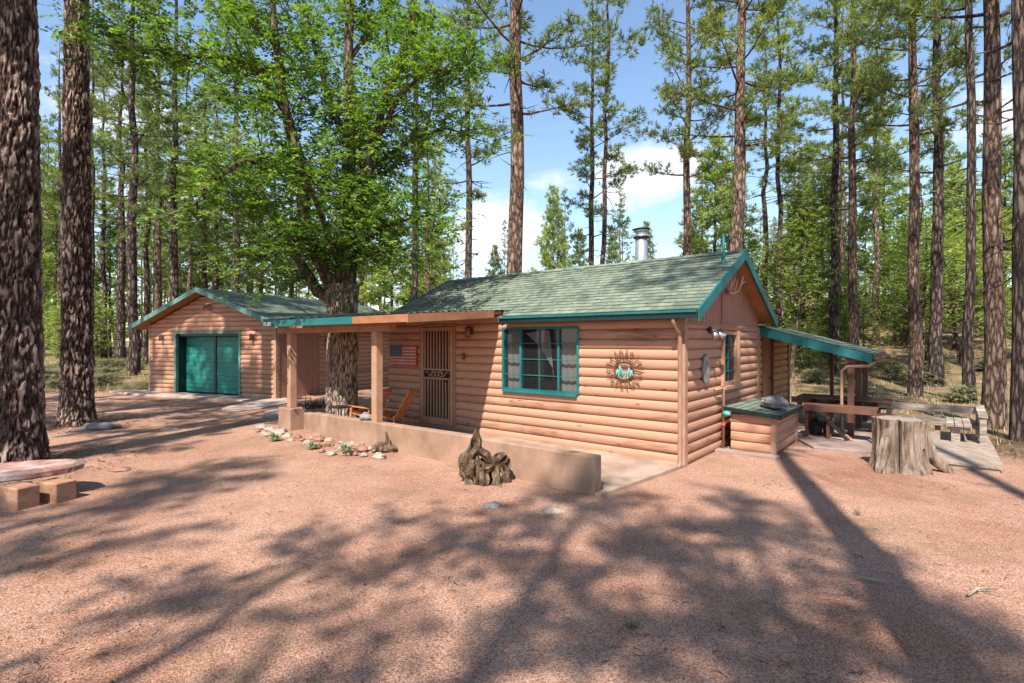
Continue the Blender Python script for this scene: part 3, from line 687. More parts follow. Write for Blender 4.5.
def rock(c, r, label, m, grp=None, flat=.65, name='rock', seed=0):
    q = MB(); n1, n2 = 14, 9; vs = []
    for i in range(n2+1):
        th = math.pi*i/n2
        for k in range(n1):
            ph = 2*math.pi*k/n1; d = Vector((math.sin(th)*math.cos(ph), math.sin(th)*math.sin(ph), math.cos(th)))
            rr = 1+.45*noise.noise(d*1.4+Vector((seed*3.1, c[0]*2, c[1]*2)))+.15*noise.noise(d*4+Vector((seed, 1, 2)))
            vs.append((c[0]+d.x*r[0]*rr, c[1]+d.y*r[1]*rr, c[2]+max(-.6, d.z)*r[2]*rr))
    q.mesh(vs, [(i*n1+k, (i+1)*n1+k, (i+1)*n1+(k+1)%n1, i*n1+(k+1)%n1) for i in range(n2) for k in range(n1)], False)
    return tag(q.build(name, m, origin=c), label, 'rock', grp)
rock(L(.72,2.15,.77), (.2,.27,.12), 'rounded grey boulder lying on the green lid of pump box', M['greyrock'], seed=3)

# ================================================================== PATIO LEAN-TO
lt = thing('patio_roof', 'green-edged lean-to roof on brown posts beside cabin gable', 'patio roof', L(1.0,5.0,0))
b = MB(); b.hexa([L(.06,3.98,2.05), L(1.9,3.98,1.53), L(1.9,6.7,1.53), L(.06,6.7,2.05), L(.06,3.98,2.09), L(1.9,3.98,1.57), L(1.9,6.7,1.57), L(.06,6.7,2.09)]); b.build('deck_boards', M['soffit'], lt)
b = MB(); roof_slope(b, L, 3.95, 6.75, 1.94, 1.57, .04, 2.10, axis='y'); b.build('roof', M['shingle'], lt)
b = MB(); b.hexa([L(.02,3.93,1.93), L(1.93,3.93,1.41), L(1.93,3.965,1.41), L(.02,3.965,1.93), L(.02,3.93,2.10), L(1.93,3.93,1.57), L(1.93,3.965,1.57), L(.02,3.965,2.10)]); b.build('fascia', M['green'], lt)
b = MB(); b.box(L, 1.932, 1.96, 3.93, 6.75, 1.42, 1.57); b.build('fascia', M['green_dark'], lt)
b = MB(); b.tube([L(1.995,3.93,1.49), L(1.995,6.75,1.49)], .038, 8); b.build('gutter', M['darkbrown'], lt)
b = MB(); b.box(L, 1.53, 1.67, 3.98, 6.6, 1.42, 1.56); b.build('beam', M['darkbrown'], lt)
for i, y in enumerate((4.08, 5.3, 6.5)):
    b = MB(); b.box(L, 1.55, 1.65, y-.05, y+.05, .05, 1.42); b.build('post', M['darkbrown'], lt, bevel=.006)
b = MB(); b.box(L, .93, 1.0, 6.45, 6.52, .05, 1.75); b.build('post', M['darkbrown'], lt)
b = MB(); b.tube([L(1.98,3.98,1.45), L(1.9,3.93,1.36), L(1.56,3.89,1.34), L(1.48,3.87,1.26), L(1.48,3.87,.22), L(1.52,3.80,.12), L(1.66,3.5,.08), L(1.68,3.44,.06)], .027, 8); b.build('downspout', M['spout'], lt)

# potting / picnic tables under it
def picnic(x0, x1, y0, y1, zt, label, m):
    t = thing('picnic_table', label, 'table', L((x0+x1)/2, (y0+y1)/2, .05))
    q = MB(); n = 5
    for i in range(n):
        a = y0+(y1-y0)*i/n; q.box(L, x0, x1, a, a+(y1-y0)/n-.012, zt-.04, zt)
    q.build('tabletop', m, t)
    for x in (x0+.25, x1-.25):
        q = MB(); q.beam(L(x,y0-.02,.05), L(x,(y0+y1)/2,zt-.045), .05, .09); q.beam(L(x,y1+.02,.05), L(x,(y0+y1)/2,zt-.045), .05, .09); q.box(L, x-.03, x+.03, y0-.3, y1+.3, .33, .4); q.build('leg', M['darkbrown'], t)
    q = MB(); q.beam(L(x0+.25,(y0+y1)/2,.36), L((x0+x1)/2,(y0+y1)/2,zt-.06), .04, .07); q.beam(L(x1-.25,(y0+y1)/2,.36), L((x0+x1)/2,(y0+y1)/2,zt-.06), .04, .07); q.build('brace', M['iron'], t)
    for y_ in (y0-.32, y1+.12):
        q = MB(); q.box(L, x0, x1, y_, y_+.2, .402, .44); q.build('bench', m, t)
picnic(.55, 2.15, 4.85, 5.6, .66, 'dark picnic table in the shade under patio roof', M['darkbrown'])
wb = thing('work_bench', 'long narrow wooden workbench with diagonal brace behind pump box', 'workbench', L(1.3,3.5,0))
b = MB(); b.box(L, .93, 2.05, 3.42, 3.78, .60, .645); b.build('top', M['darkbrown'], wb)
b = MB(); b.box(L, .93, 2.05, 3.385, 3.418, .54, .64); b.build('apron', M['darkbrown'], wb)
for x in (.98, 1.32, 2.0):
    b = MB(); b.box(L, x-.025, x+.025, 3.45, 3.5, .05, .60); b.box(L, x-.025, x+.025, 3.7, 3.75, .05, .60); b.build('leg', M['darkbrown'], wb)
b = MB(); b.beam(L(.98,3.43,.58), L(1.34,3.43,.38), .04, .05); b.beam(L(1.34,3.43,.38), L(1.62,3.43,.06), .04, .05); b.build('brace', M['iron'], wb)
# bucket + pots under the bench
def pot(c, r, h, label, m):
    t = thing('plant_pot', label, 'pot', c); q = MB(); q.tube([c, c+Vector((0,0,h*.9)), c+Vector((0,0,h)), c+Vector((0,0,h*.86))], [r*.7, r, r*1.06, r*.85], 14); q.build('pot_body', m, t)
    q = MB()
    for k in range(60):
        a = random.random()*6.28; e = random.uniform(.3,1.3); d = Vector((math.cos(a)*math.cos(e), math.sin(a)*math.cos(e), math.sin(e))); s_ = d.cross(Vector((0,0,1))).normalized()*.012
        b0 = c+Vector((0,0,h*.9)); q.face([b0-s_, b0+s_, b0+d*random.uniform(.12,.25)])
    q.build('plant', M['darkplant'], t)
pot(L(1.08,3.75,.05), .13, .26, 'dark pot under left end of the workbench', M['iron'])
pot(L(1.25,4.0,.05), .11, .22, 'smaller dark pot under the middle of the workbench', M['darkbrown'])

# ================================================================== DECK
dk = thing('wooden_deck', 'weathered grey plank deck running back to its low railing', 'deck', L(3.1,3.8,0))
b = MB(); x = 2.70; i = 0
y = 2.28
while y < 5.35:
    b.box(L, 2.66+random.uniform(-.01,.01), 3.56+random.uniform(-.01,.01), y, y+.126, .055, .09); y += .145
b.build('planks', M['deckwood'], dk)
b = MB(); b.box(L, 2.7, 3.52, 2.3, 5.38, -.1, .05); b.build('joists', M['oldwood'], dk)
b = MB()
b.box(L, .35, 3.46, 5.36, 5.40, .47, .60); b.build('rail', M['oldwood'], dk)
b = MB(); b.box(L, 1.75, 3.40, 5.32, 5.36, .22, .36); b.build('rail', M['oldwood'], dk)
b = MB(); b.hexa([L(3.38,4.24,.53), L(3.5,4.24,.53), L(3.5,5.46,.60), L(3.38,5.46,.60), L(3.38,4.24,.57), L(3.5,4.24,.57), L(3.5,5.46,.64), L(3.38,5.46,.64)]); b.build('rail', M['oldwood'], dk)
b = MB(); b.box(L, 3.41, 3.45, 4.35, 5.4, .25, .37); b.build('rail', M['oldwood'], dk)
for x, y in ((.5,5.44), (1.3,5.44), (2.1,5.44), (2.85,5.44), (3.44,5.44), (3.44,4.3), (3.44,4.85)):
    b = MB(); b.box(L, x-.045, x+.045, y-.04, y+.05, -.05, .46 if y > 5 and x < 3.3 else .52); b.build('railing_post', M['oldwood'], dk, bevel=.005)
bn = thing('deck_bench', 'small plank bench at far corner of the wooden deck', 'bench', L(3.12,4.6,.09))
b = MB()
for i in range(3): b.box(L, 2.97+i*.112, 2.97+i*.112+.1, 4.16, 5.2, .36, .40)
b.build('seat', M['oldwood'], bn)
for y in (4.3, 5.0):
    b = MB(); b.box(L, 3.03, 3.15, y-.05, y+.03, .09, .36); b.box(L, 2.98, 3.3, y-.04, y+.02, .30, .358); b.build('leg', M['oldwood'], bn)

# ================================================================== STUMPS / DRIFTWOOD
def blob_tube(mb, pts, rads, n=20, amp=.25, fr=3.0, seed=0, rings=6, vertamp=1.0, ridges=0):
    P_ = [Vector(p) for p in pts]; out = []; rr = []
    for i in range(len(P_)-1):
        for k in range(rings):
            t = k/rings; out.append(P_[i].lerp(P_[i+1], t)); rr.append(rads[i]*(1-t)+rads[i+1]*t)
    out.append(P_[-1]); rr.append(rads[-1])
    vs = []
    for i, p in enumerate(out):
        d = (out[min(i+1,len(out)-1)]-out[max(0,i-1)]).normalized()
        u = d.cross(Vector((.3,1,.1))).normalized(); w = d.cross(u)
        for k in range(n):
            a = 2*math.pi*k/n; dr = u*math.cos(a)+w*math.sin(a)
            q = Vector((math.cos(a)*1.2, math.sin(a)*1.2, 0))*fr*.5+p*Vector((1,1,1)).x*vertamp*1.0
            f = 1+amp*noise.noise(Vector((q.x, q.y, q.z+seed)))*1.6 + (ridges*math.sin(a*7+seed+2*noise.noise(p*1.5)) if ridges else 0)
            vs.append(p+dr*rr[i]*max(.3, f))
    m = len(out)
    mb.mesh(vs, [(i*n+k, i*n+(k+1)%n, (i+1)*n+(k+1)%n, (i+1)*n+k) for i in range(m-1) for k in range(n)]+[tuple(range(n-1,-1,-1)), tuple((m-1)*n+k for k in range(n))], False)
st = thing('tree_stump', 'large hollow grey tree stump between patio and deck', 'stump', L(2.44,1.74,0))
c = L(2.44,1.74,0)
b = MB(); n = 84; vs = []; prof = [(-.08,1.24),(.0,1.2),(.06,1.14),(.14,1.06),(.24,1.02),(.34,.99),(.46,.97),(.56,.96),(.64,.97),(.715,1.0)]
for z, k_ in prof:
    for k in range(n):
        a = 2*math.pi*k/n; d = Vector((math.cos(a), math.sin(a), 0))
        r_ = .315*k_*(1+.14*noise.noise(d*1.6+Vector((3,0,z*.4)))+.10*noise.noise(d*5+Vector((0,4,z*.6)))+.04*noise.noise(d*14+Vector((1,0,z)))) + .06*max(0,.3-z)*max(0, math.sin(a*5+1))
        cav = max(0, 1-abs(((a+math.pi*.72+math.pi) % (2*math.pi))-math.pi)/.13)           # a split facing the drive
        r_ -= .16*cav*(1 if z < .7 else .6)
        cav2 = max(0, 1-abs(((a-5.15+math.pi) % (2*math.pi))-math.pi)/.07)
        if z < .33: r_ -= .16*cav2
        vs.append(c+d*r_+Vector((0,0,z+(.02*noise.noise(d*3) if z > .7 else 0))))
m = len(prof)
b.mesh(vs, [(i*n+k, i*n+(k+1)%n, (i+1)*n+(k+1)%n, (i+1)*n+k) for i in range(m-1) for k in range(n)], False)
top = [vs[(m-1)*n+k] for k in range(n)]; inner = [c+(Vector((p[0],p[1],0))-Vector((c.x,c.y,0)))*.86+Vector((0,0,.70)) for p in top]; deep = [c+(Vector((p[0],p[1],0))-Vector((c.x,c.y,0)))*.72+Vector((0,0,.62)) for p in top]
base = len(b.v); b.v += [tuple(p) for p in top+inner+deep]
for k in range(n):
    for q in range(2):
        b.f.append((base+q*n+k, base+q*n+(k+1)%n, base+(q+1)*n+(k+1)%n, base+(q+1)*n+k)); b.uv.append(None); b.sm.append(False)
b.f.append(tuple(base+2*n+k for k in range(n))); b.uv.append(None); b.sm.append(False)
b.build('trunk_shell', M['stumpwood'], st)
b = MB(); ring = [c+(Vector((p[0],p[1],0))-Vector((c.x,c.y,0)))*.85+Vector((0,0,.706)) for p in top]; b.face(ring); b.build('cut_face', M['rings'], st)
for a, l_ in ((5.9,.22), (3.6,.10), (.4,.2)):
    b = MB(); d = Vector((math.cos(a), math.sin(a), 0)); blob_tube(b, [c+d*.26+Vector((0,0,.6)), c+d*.36+Vector((0,0,.22)), c+d*(.38+l_)+Vector((0,0,-.02))], [.05,.075,.05], 12, .3, 4, a, 5); b.build('root', M['stumpwood'], st)

rs = thing('driftwood_root', 'gnarled upright root stump leaning before the porch wall', 'driftwood', wpt(487, 484))
c = wpt(487, 483); X = Vector((1,0,0)); U = Vector((0,0,1)); Yv = Vector((0,1,0))
def Q(x, z, y=0): return c+X*x+U*z+Yv*y
b = MB(); blob_tube(b, [Q(-.10,-.05), Q(-.17,.14), Q(-.20,.30,.03), Q(-.16,.44,.05), Q(-.14,.56,.05), Q(-.125,.72,.05)], [.10,.125,.11,.07,.045,.008], 26, .6, 6, 1, 7, 8, .09); b.build('spire', M['rootwood'], rs)
b = MB(); blob_tube(b, [Q(-.12,.05), Q(.02,.17,.02), Q(.14,.24,.05), Q(.25,.34,.07)], [.09,.115,.10,.05], 26, .7, 6, 4, 7, 8, .12); b.build('body', M['rootwood'], rs)
for i, pts_ in enumerate(([Q(-.05,.2,-.05),Q(-.03,.08,-.12),Q(-.04,-.03,-.15)], [Q(.1,.22,-.04),Q(.12,.1,-.1),Q(.1,-.03,-.12)], [Q(.18,.26,.02),Q(.24,.12,.0),Q(.25,-.03,.02)], [Q(-.2,.2,0),Q(-.24,.08,-.02),Q(-.17,-.03,-.06)], [Q(-.09,.42,.02),Q(-.01,.36,.0),Q(.03,.26,.0)])):
    b = MB(); blob_tube(b, pts_, [.06,.055,.03], 12, .5, 5, i, 5, 6); b.build('root', M['rootwood'], rs)

ds = thing('driftwood', 'small forked driftwood piece among pale rocks by the wall', 'driftwood', wpt(385, 452))
c = wpt(384, 452)
b = MB(); blob_tube(b, [Q(-.2,.03), Q(-.08,.09), Q(.05,.08), Q(.17,.05), Q(.23,.04)], [.04,.08,.07,.05,.02], 12, .4, 5, 3, 4, 5); b.build('log', M['rootwood'], ds)
b = MB(); blob_tube(b, [Q(.03,.08), Q(.06,.2), Q(.03,.33)], [.045,.03,.012], 10, .3, 5, 3, 4, 5); b.build('prong', M['rootwood'], ds)

# rocks and succulents at the foot of the wall
k = 0
for px, py, r, mm in ((262,429,.13,'rock'),(270,431,.10,'rock'),(279,434,.14,'rock'),(288,437,.10,'rock'),(297,438,.08,'redrock'),(268,436,.09,'rock'),(318,441,.13,'redrock'),(308,444,.08,'rock'),(326,446,.12,'redrock'),(336,447,.10,'redrock'),(345,449,.12,'rock'),(352,446,.09,'rock'),(347,455,.08,'rock'),(360,451,.15,'redrock'),(371,450,.08,'rock'),(366,444,.09,'rock'),(331,455,.07,'rock'),(322,452,.06,'redrock'),(379,458,.09,'rock'),(264,434,.06,'rock'),(283,431,.07,'rock'),(291,441,.06,'rock'),(302,441,.06,'redrock'),(312,439,.05,'rock'),(339,451,.05,'rock'),(355,455,.05,'redrock'),(364,456,.06,'rock'),(329,441,.07,'rock'),(341,444,.06,'rock'),(357,447,.07,'rock'),(374,446,.06,'redrock'),(258,432,.05,'redrock')):
    c = wpt(px, py)
    rock(c+Vector((0,0,.02)), (r*random.uniform(.8,1.3), r, r*.6), {'rock':'pale rock in the loose border below the left part of the stucco wall','redrock':'reddish rock in the loose border below the left part of the stucco wall'}[mm], M[mm], {'rock':'pale border rocks','redrock':'reddish border rocks'}[mm], seed=k); k += 1
def succ(c, r, label, m, n=26, up=.9, w=.03):
    q = MB()
    for i in range(n):
        a = i*2.4; e = .25+up*i/n; d = Vector((math.cos(a)*math.cos(e), math.sin(a)*math.cos(e), math.sin(e))); s_ = d.cross(Vector((0,0,1))).normalized()*w
        l = r*random.uniform(.75,1.1); q.face([c-s_*.5, c+d*l*.5-s_, c+d*l, c+d*l*.5+s_, c+s_*.5])
    return tag(q.build('succulent', m, origin=c), label, 'plant')
succ(wpt(275,441), .19, 'leftmost succulent clump below the post pier', M['succulent'])
succ(wpt(313,449), .17, 'pale rosette plant in front of the short set-back wall', M['succulent'])
succ(wpt(346,452,.05), .18, 'succulent rosette among rocks midway to the small driftwood', M['succulent'])
for px, py, z, lb in ((318,402,.3,'dry dark plant behind the small wall end'),(305,403,.3,'dry dark plant behind short set-back wall right of the pier'),(294,397,.1,'dark low plant behind the left porch post')):
    q = MB(); c = wpt(px, py, z)+Vector((0,.3,-.2))
    for i in range(160):
        a = random.random()*6.28; e = random.uniform(.2,1.4); d = Vector((math.cos(a)*math.cos(e), math.sin(a)*math.cos(e), math.sin(e))); s_ = d.cross(Vector((0,0,1))).normalized()*.012; l = random.uniform(.12,.34); c_ = c+Vector((random.gauss(0,.16), random.gauss(0,.08), 0))
        q.face([c_+d*l*.5-s_, c_+d*l, c_+d*l*.5+s_, c_])
    tag(q.build('planter_shrub', M['darkplant'], origin=c), lb, 'plant')
rock(L(-4.95,-1.9,.47), (.12,.1,.08), 'grey rock resting on the stucco wall left of the middle post', M['greyrock'], seed=9)

# flagstone bench at left
sb = thing('stone_bench', 'thick flagstone slab on two sandstone blocks under the nearest pine', 'bench', Vector((-5.0,5.9,0)))
b = MB(); n = 56; c = Vector((-5.95,6.12,0)); vs = []
for z, k_ in ((.225,.9),(.245,.99),(.30,1.0),(.325,.95)):
    for k in range(n):
        a = 2*math.pi*k/n; d = Vector((math.cos(a), math.sin(a), 0)); r_ = (1+.14*noise.noise(d*1.5+Vector((7,0,0)))+.06*noise.noise(d*5)+.03*noise.noise(d*14+Vector((0,0,z*20))))*k_
        dx = d.x*.80*r_; dy = d.y*.40*r_
        vs.append(c+Vector((dx*.97-dy*.24, dx*.24+dy*.97, z+.012*noise.noise(d*4)+.03*d.x)))
b.mesh(vs, [(i*n+k, i*n+(k+1)%n, (i+1)*n+(k+1)%n, (i+1)*n+k) for i in range(3) for k in range(n)]+[tuple(range(n-1,-1,-1)), tuple(3*n+k for k in range(n))])
b.build('seat', M['slabstone'], sb)
for px, py, h_ in ((17,511,.232), (56,503.5,.215)):
    b = MB(); q = wpt(px, py); fr = Frame(q.x, q.y, .9, .3)
    b.box(fr, -.34, 0, 0, .21, -.05, h_)
    b.build('leg', M['sandstone'], sb, bevel=.012)

# ================================================================== ROCKING CHAIRS
def chair(loc, rz, label):
    t = bpy.data.objects.new('rocking_chair', None); col.objects.link(t); t.location = loc; t.rotation_euler = (0,0,rz); OR[t.name] = Vector((0,0,0))
    tag(t, label, 'rocking chair', 'rocking chairs on the porch')
    # faces +x
    def bp(pts, w, h, nm, m='chairwood'):
        q = MB()
        for a, b_ in zip(pts, pts[1:]): q.beam(a, b_, w, h)
        q.build(nm, M[m], t)
    for s in (-1, 1):
        y = s*.26
        q = MB(); q.tube([(x, y, .03+.10*(x/.45)**2) for x in (-.5,-.35,-.2,0,.2,.35,.42)], .018, 6); q.build('rocker', M['chairwood'], t)
        bp([(.28,y,.06),(.26,y,.52)], .04, .04, 'leg'); bp([(-.22,y,.06),(-.2,y,.34)], .04, .04, 'leg')
        bp([(.34,y,.53),(-.36,y,.50)], .07, .025, 'armrest')
    q = MB(); 
    for i in range(6): a = i/6; q.beam((.30-.52*a,-.26,.36-.10*a), (.30-.52*a,.26,.36-.10*a), .075, .02)
    q.build('seat', M['chairwood'], t)
    q = MB()
    for y in (-.24,.24): q.beam((-.18,y,.24), (-.62,y,.98), .04, .03)
    for i in range(5): y = -.16+.08*i; q.beam((-.2,y,.28), (-.60,y,.95), .05, .015)
    q.beam((-.60,-.26,.95), (-.60,.26,.95), .03, .07)
    q.build('backrest', M['chairwood'], t)
    t.scale = (.8,.8,.8)
    return t
chair(L(-5.72,-.75,.05), L.rot()+R(205), 'orange wooden rocking chair nearest the barred door')
chair(L(-6.35,-.9,.05), L.rot()+R(195), 'orange wooden rocking chair half hidden behind the middle post')
tt = thing('side_table', 'small black iron table beside the big tree trunk', 'table', L(-6.2,-1.55,.085))
b = MB(); b.box(L, -6.45, -6.1, -1.72, -1.42, .50, .53); b.build('top', M['iron'], tt)
b = MB(); 
for x, y in ((-6.4,-1.68),(-6.15,-1.68),(-6.4,-1.46),(-6.15,-1.46)): b.tube([L(x,y,.085), L(x,y,.5)], .012, 6)
b.build('frame', M['iron'], tt)

# ================================================================== GARAGE
ga = thing('garage', 'log-sided garage with green double doors left of the cabin', 'garage', G(-3.1, 3, 0))
GW = 6.26; GL = 7.0; GE = 2.33
dg = (-4.77, -1.62, .03, 2.06)
PGF = lambda u, z: G(u, 0, z); PGS = lambda u, z: G(0, u, z)
def ztop(x): return GE+.335*((x+GW+.55) if x < -GW/2 else (.55-x))-.02
b = MB()
log_wall(b, PGF, gF, -GW+.05, -.05, 0, 3.3, [dg], top=lambda z: (-GW+.05+max(0,(z-ztop(-GW)+.12)/.335), -.05-max(0,(z-ztop(-GW)+.12)/.335)))
b.build('wall', M['log'], ga)
b = MB(); log_wall(b, PGS, gS, .0, GL, 0, 2.4, [(.12, 1.75, .03, 2.12)])
b.build('wall', M['log'], ga)
b = MB(); log_wall(b, lambda u, z: G(-GW, u, z), -gS, 0, GL, 0, 2.4); b.face([G(-GW,GL,0), G(0,GL,0), G(0,GL,2.4), G(-GW/2,GL,3.4), G(-GW,GL,2.4)]); b.build('wall', M['log'], ga)
b = MB()
for i in range(11): b.box(G, .01, .035, .125+i*.148, .125+i*.148+.142, .03, 2.1)
b.build('side_door', M['brown_board'], ga)
for q_ in (-.06, -GW-.05):
    b = MB(); b.box(G, q_, q_+.11, -.05, .07, 0, 2.42); b.build('corner_board', M['tan'], ga)
b = MB(); b.box(G, dg[0]-.09, dg[0], -.06, .03, .03, 2.15); b.box(G, dg[1], dg[1]+.09, -.06, .03, .03, 2.15); b.box(G, dg[0], dg[1], -.06, .03, 2.06, 2.15); b.build('door_frame', M['greenlite'], ga)
b = MB(); b.box(G, dg[0], dg[0]+.02, .03, .5, .03, 2.06); b.box(G, dg[0]+.02, dg[1], .03, .34, 1.98, 2.055); b.build('door_reveal', M['green_dark'], ga)
for a, c_ in ((dg[0]+.03, -3.21), (-3.19, dg[1]-.01)):
    b = MB(); n = 13
    for i in range(n):
        z = .05+i*1.92/n; b.box(G, a, c_, .30, .335, z, z+1.92/n-.008)
    b.box(G, a+.01, c_-.01, .336, .36, .05, 1.97)
    dl = b.build('door', M['garage_green'], ga)
b = MB(); b.box(G, -3.25, -3.15, .27, .298, .05, 1.97); b.build('door_post', M['green_dark'], ga)
b = MB(); b.box(G, -3.4, -2.86, -.045, -.02, 2.75, 3.16); gv = b.build('gable_vent', M['brown_board'], ga)
b = MB(); b.box(G, -3.33, -2.93, -.055, -.046, 2.82, 3.05); b.build('louvre', M['darkbrown'], gv)
o_ = .45
b = MB()
roof_slope(b, G, -o_, GL+.4, .55, GE, -GW/2, GE+.335*(GW/2+.55), axis='y'); roof_slope(b, G, -o_, GL+.4, -GW-.55, GE, -GW/2, GE+.335*(GW/2+.55), axis='y')
b.build('roof', M['shingle'], ga)
b = MB(); zr = GE+.335*(GW/2+.55)
for s, xe in ((1,.55), (-1,-GW-.55)):
    b.hexa([G(xe,-o_+.03,GE-.09), G(-GW/2,-o_+.03,zr-.09), G(-GW/2,GL+.38,zr-.09), G(xe,GL+.38,GE-.09), G(xe,-o_+.03,GE-.012), G(-GW/2,-o_+.03,zr-.012), G(-GW/2,GL+.38,zr-.012), G(xe,GL+.38,GE-.012)])
b.build('soffit', M['soffit'], ga)
for xe in (.58, -GW-.58):
    b = MB(); b.hexa([G(xe,-o_-.005,GE-.14), G(-GW/2,-o_-.005,zr-.14), G(-GW/2,-o_+.028,zr-.14), G(xe,-o_+.028,GE-.14), G(xe,-o_-.005,GE+.02), G(-GW/2,-o_-.005,zr+.02), G(-GW/2,-o_+.028,zr+.02), G(xe,-o_+.028,GE+.02)])
    b.build('rake_board', M['greenlite'], ga)
b = MB(); b.box(G, .552, .58, -o_+.03, GL+.4, GE-.13, GE+.01); b.build('fascia', M['green'], ga)

# ================================================================== VEGETATION
def tuft(mb, p, d, ln, w, n):
    d = d.normalized(); u = d.cross(Vector((.13,.27,1))).normalized(); v = d.cross(u)
    for i in range(n):
        a = random.random()*6.283; e = random.uniform(.15, 1.35)
        q = (d*math.cos(e)+(u*math.cos(a)+v*math.sin(a))*math.sin(e))
        s_ = q.cross(Vector((random.random()-.5, random.random()-.5, random.random()-.5))).normalized()*w
        l = ln*random.uniform(.7, 1.15); b0 = p+d*random.uniform(-.06,.06)
        mb.v += [tuple(b0-s_*.6), tuple(b0+s_*.6), tuple(b0+q*l*.9+s_*.5), tuple(b0+q*l*.9-s_*.5)]
        k = len(mb.v); mb.f.append((k-4,k-3,k-2,k-1)); mb.uv.append(None); mb.sm.append(False)
def make_pine(h, dia, cb, cr, mat_n, mat_b, lean=0, nbr=38, dens=1.0, seed=0, shape='tall', bl=15, dead=12, tw=.017, tl=.21, label='', group=None, trunk_n=12, name='pine_tree'):
    random.seed(seed)
    t = bpy.data.objects.new(name, None); col.objects.link(t); OR[t.name] = Vector((0,0,0)); tag(t, label, 'pine tree', group)
    tb = MB(); fb = MB()
    n = 14; wob = [Vector((random.uniform(-1,1), random.uniform(-1,1), 0))*.0028*h for _ in range(n+1)]
    path = []; rad = []
    for i in range(n+1):
        s = i/n; path.append(Vector((lean*s*h, 0, s*h-.15*(i==0)))+wob[i]*(0 if i < 1 else 1)); rad.append(dia/2*((1-s)**.75*.93+.03)*(1.25 if i == 0 else 1))
    tb.tube(path, rad, trunk_n, caps=False, jit=.04)
    def P(s):
        f = s*n; i = min(n-1, int(f)); return path[i].lerp(path[i+1], f-i)
    def Rr(s): f = s*n; i = min(n-1, int(f)); return rad[i]*(1-f+i)+rad[i+1]*(f-i)
    for i in range(dead):
        s = random.uniform(.12, cb+.1); a = random.random()*6.28; d = Vector((math.cos(a), math.sin(a), random.uniform(-.35,.25))); l = random.uniform(.3, 1.7)*(.5+s)
        p = P(s); m_ = p+d*l*.5+Vector((0,0,-.08*l)); tb.tube([p, m_, p+d*l+Vector((0,0,random.uniform(-.35,.1)*l))], [.025,.016,.005], 4, caps=False)
    for i in range(nbr):
        f = (i+random.random())/nbr; s = cb+(1-cb)*f**.95*.99
        if shape == 'tall': L_ = cr*(1-f**1.7)*(.35+.65*random.random())*(.55+.45*min(1, f*4+.3))+.3
        else: L_ = cr*(1-f)**.8*(.75+.35*random.random())+.15
        a = i*2.399+random.uniform(-.5,.5); up = random.uniform(-.25,.2)+f*.55
        d = Vector((math.cos(a), math.sin(a), up)).normalized(); p = P(s)
        pts_ = [p]; cur = p; dd_ = d.copy(); seg = 5
        for k in range(seg):
            dd_ = (dd_+Vector((random.uniform(-.18,.18), random.uniform(-.18,.18), .09))).normalized(); cur = cur+dd_*L_/seg; pts_.append(cur)
        r0 = max(.012, min(.05, Rr(s)*.28)); tb.tube(pts_, [r0*(1-k/(seg+.5)) for k in range(seg+1)], 5, caps=False)
        nt_ = max(6, int(L_*19*dens))
        for k in range(nt_):
            g_ = .42+.58*(k+random.random())/nt_; fi = min(seg-.01, g_*seg); j = min(seg-1, int(fi)); q = pts_[j].lerp(pts_[j+1], fi-j)
            sd_ = Vector((random.uniform(-1,1), random.uniform(-1,1), random.uniform(-.35,.75))).normalized()
            l = random.uniform(.05,.5)*(.5+.22*L_)
            tip = q+sd_*l
            if l > .25 and k % 2 == 0: tb.tube([q, tip], [.010,.004], 3, caps=False)
            tuft(fb, tip, (sd_+dd_*.6+Vector((0,0,.35))), tl*random.uniform(.8,1.2), tw, bl)
    tb.build('trunk', mat_b, t); fb.build('crown', mat_n, t)
    kids_of(t); return t
def leafy(mb, p, n, r, size, flat=.8):
    """sprays: short twigs carrying alternate leaves that lie nearly flat"""
    k_ = 9
    for i in range(max(1, n//k_)):
        q0 = p+Vector((random.gauss(0,1), random.gauss(0,1), random.gauss(0,flat)))*r
        a = random.random()*6.283; d = Vector((math.cos(a), math.sin(a), random.uniform(-.55,.25))).normalized()
        sd_ = Vector((-math.sin(a), math.cos(a), random.uniform(-.3,.3))); up_ = d.cross(sd_).normalized(); ln = size*3.1*random.uniform(.7,1.2)
        for j in range(k_):
            t = (j+.5)/k_; q = q0+d*ln*t+Vector((0,0,-.25*ln*t*t)); sg = 1 if j % 2 else -1
            ld = (d*random.uniform(.3,.9)+sd_*sg*random.uniform(.5,1)+Vector((0,0,random.uniform(-.5,.12)))).normalized() if j < k_-1 else d
            l = size*random.uniform(.6,1.2)*(1-.25*t); sw = (ld.cross(up_)+Vector((0,0,random.uniform(-.5,.5)))).normalized()*l*.34; cup = up_*l*random.uniform(-.08,.12)
            mb.v += [tuple(q), tuple(q+ld*l*.42+sw+cup), tuple(q+ld*l), tuple(q+ld*l*.42-sw+cup)]; k = len(mb.v)
            mb.f.append((k-4,k-3,k-2,k-1)); mb.uv.append(None); mb.sm.append(False)
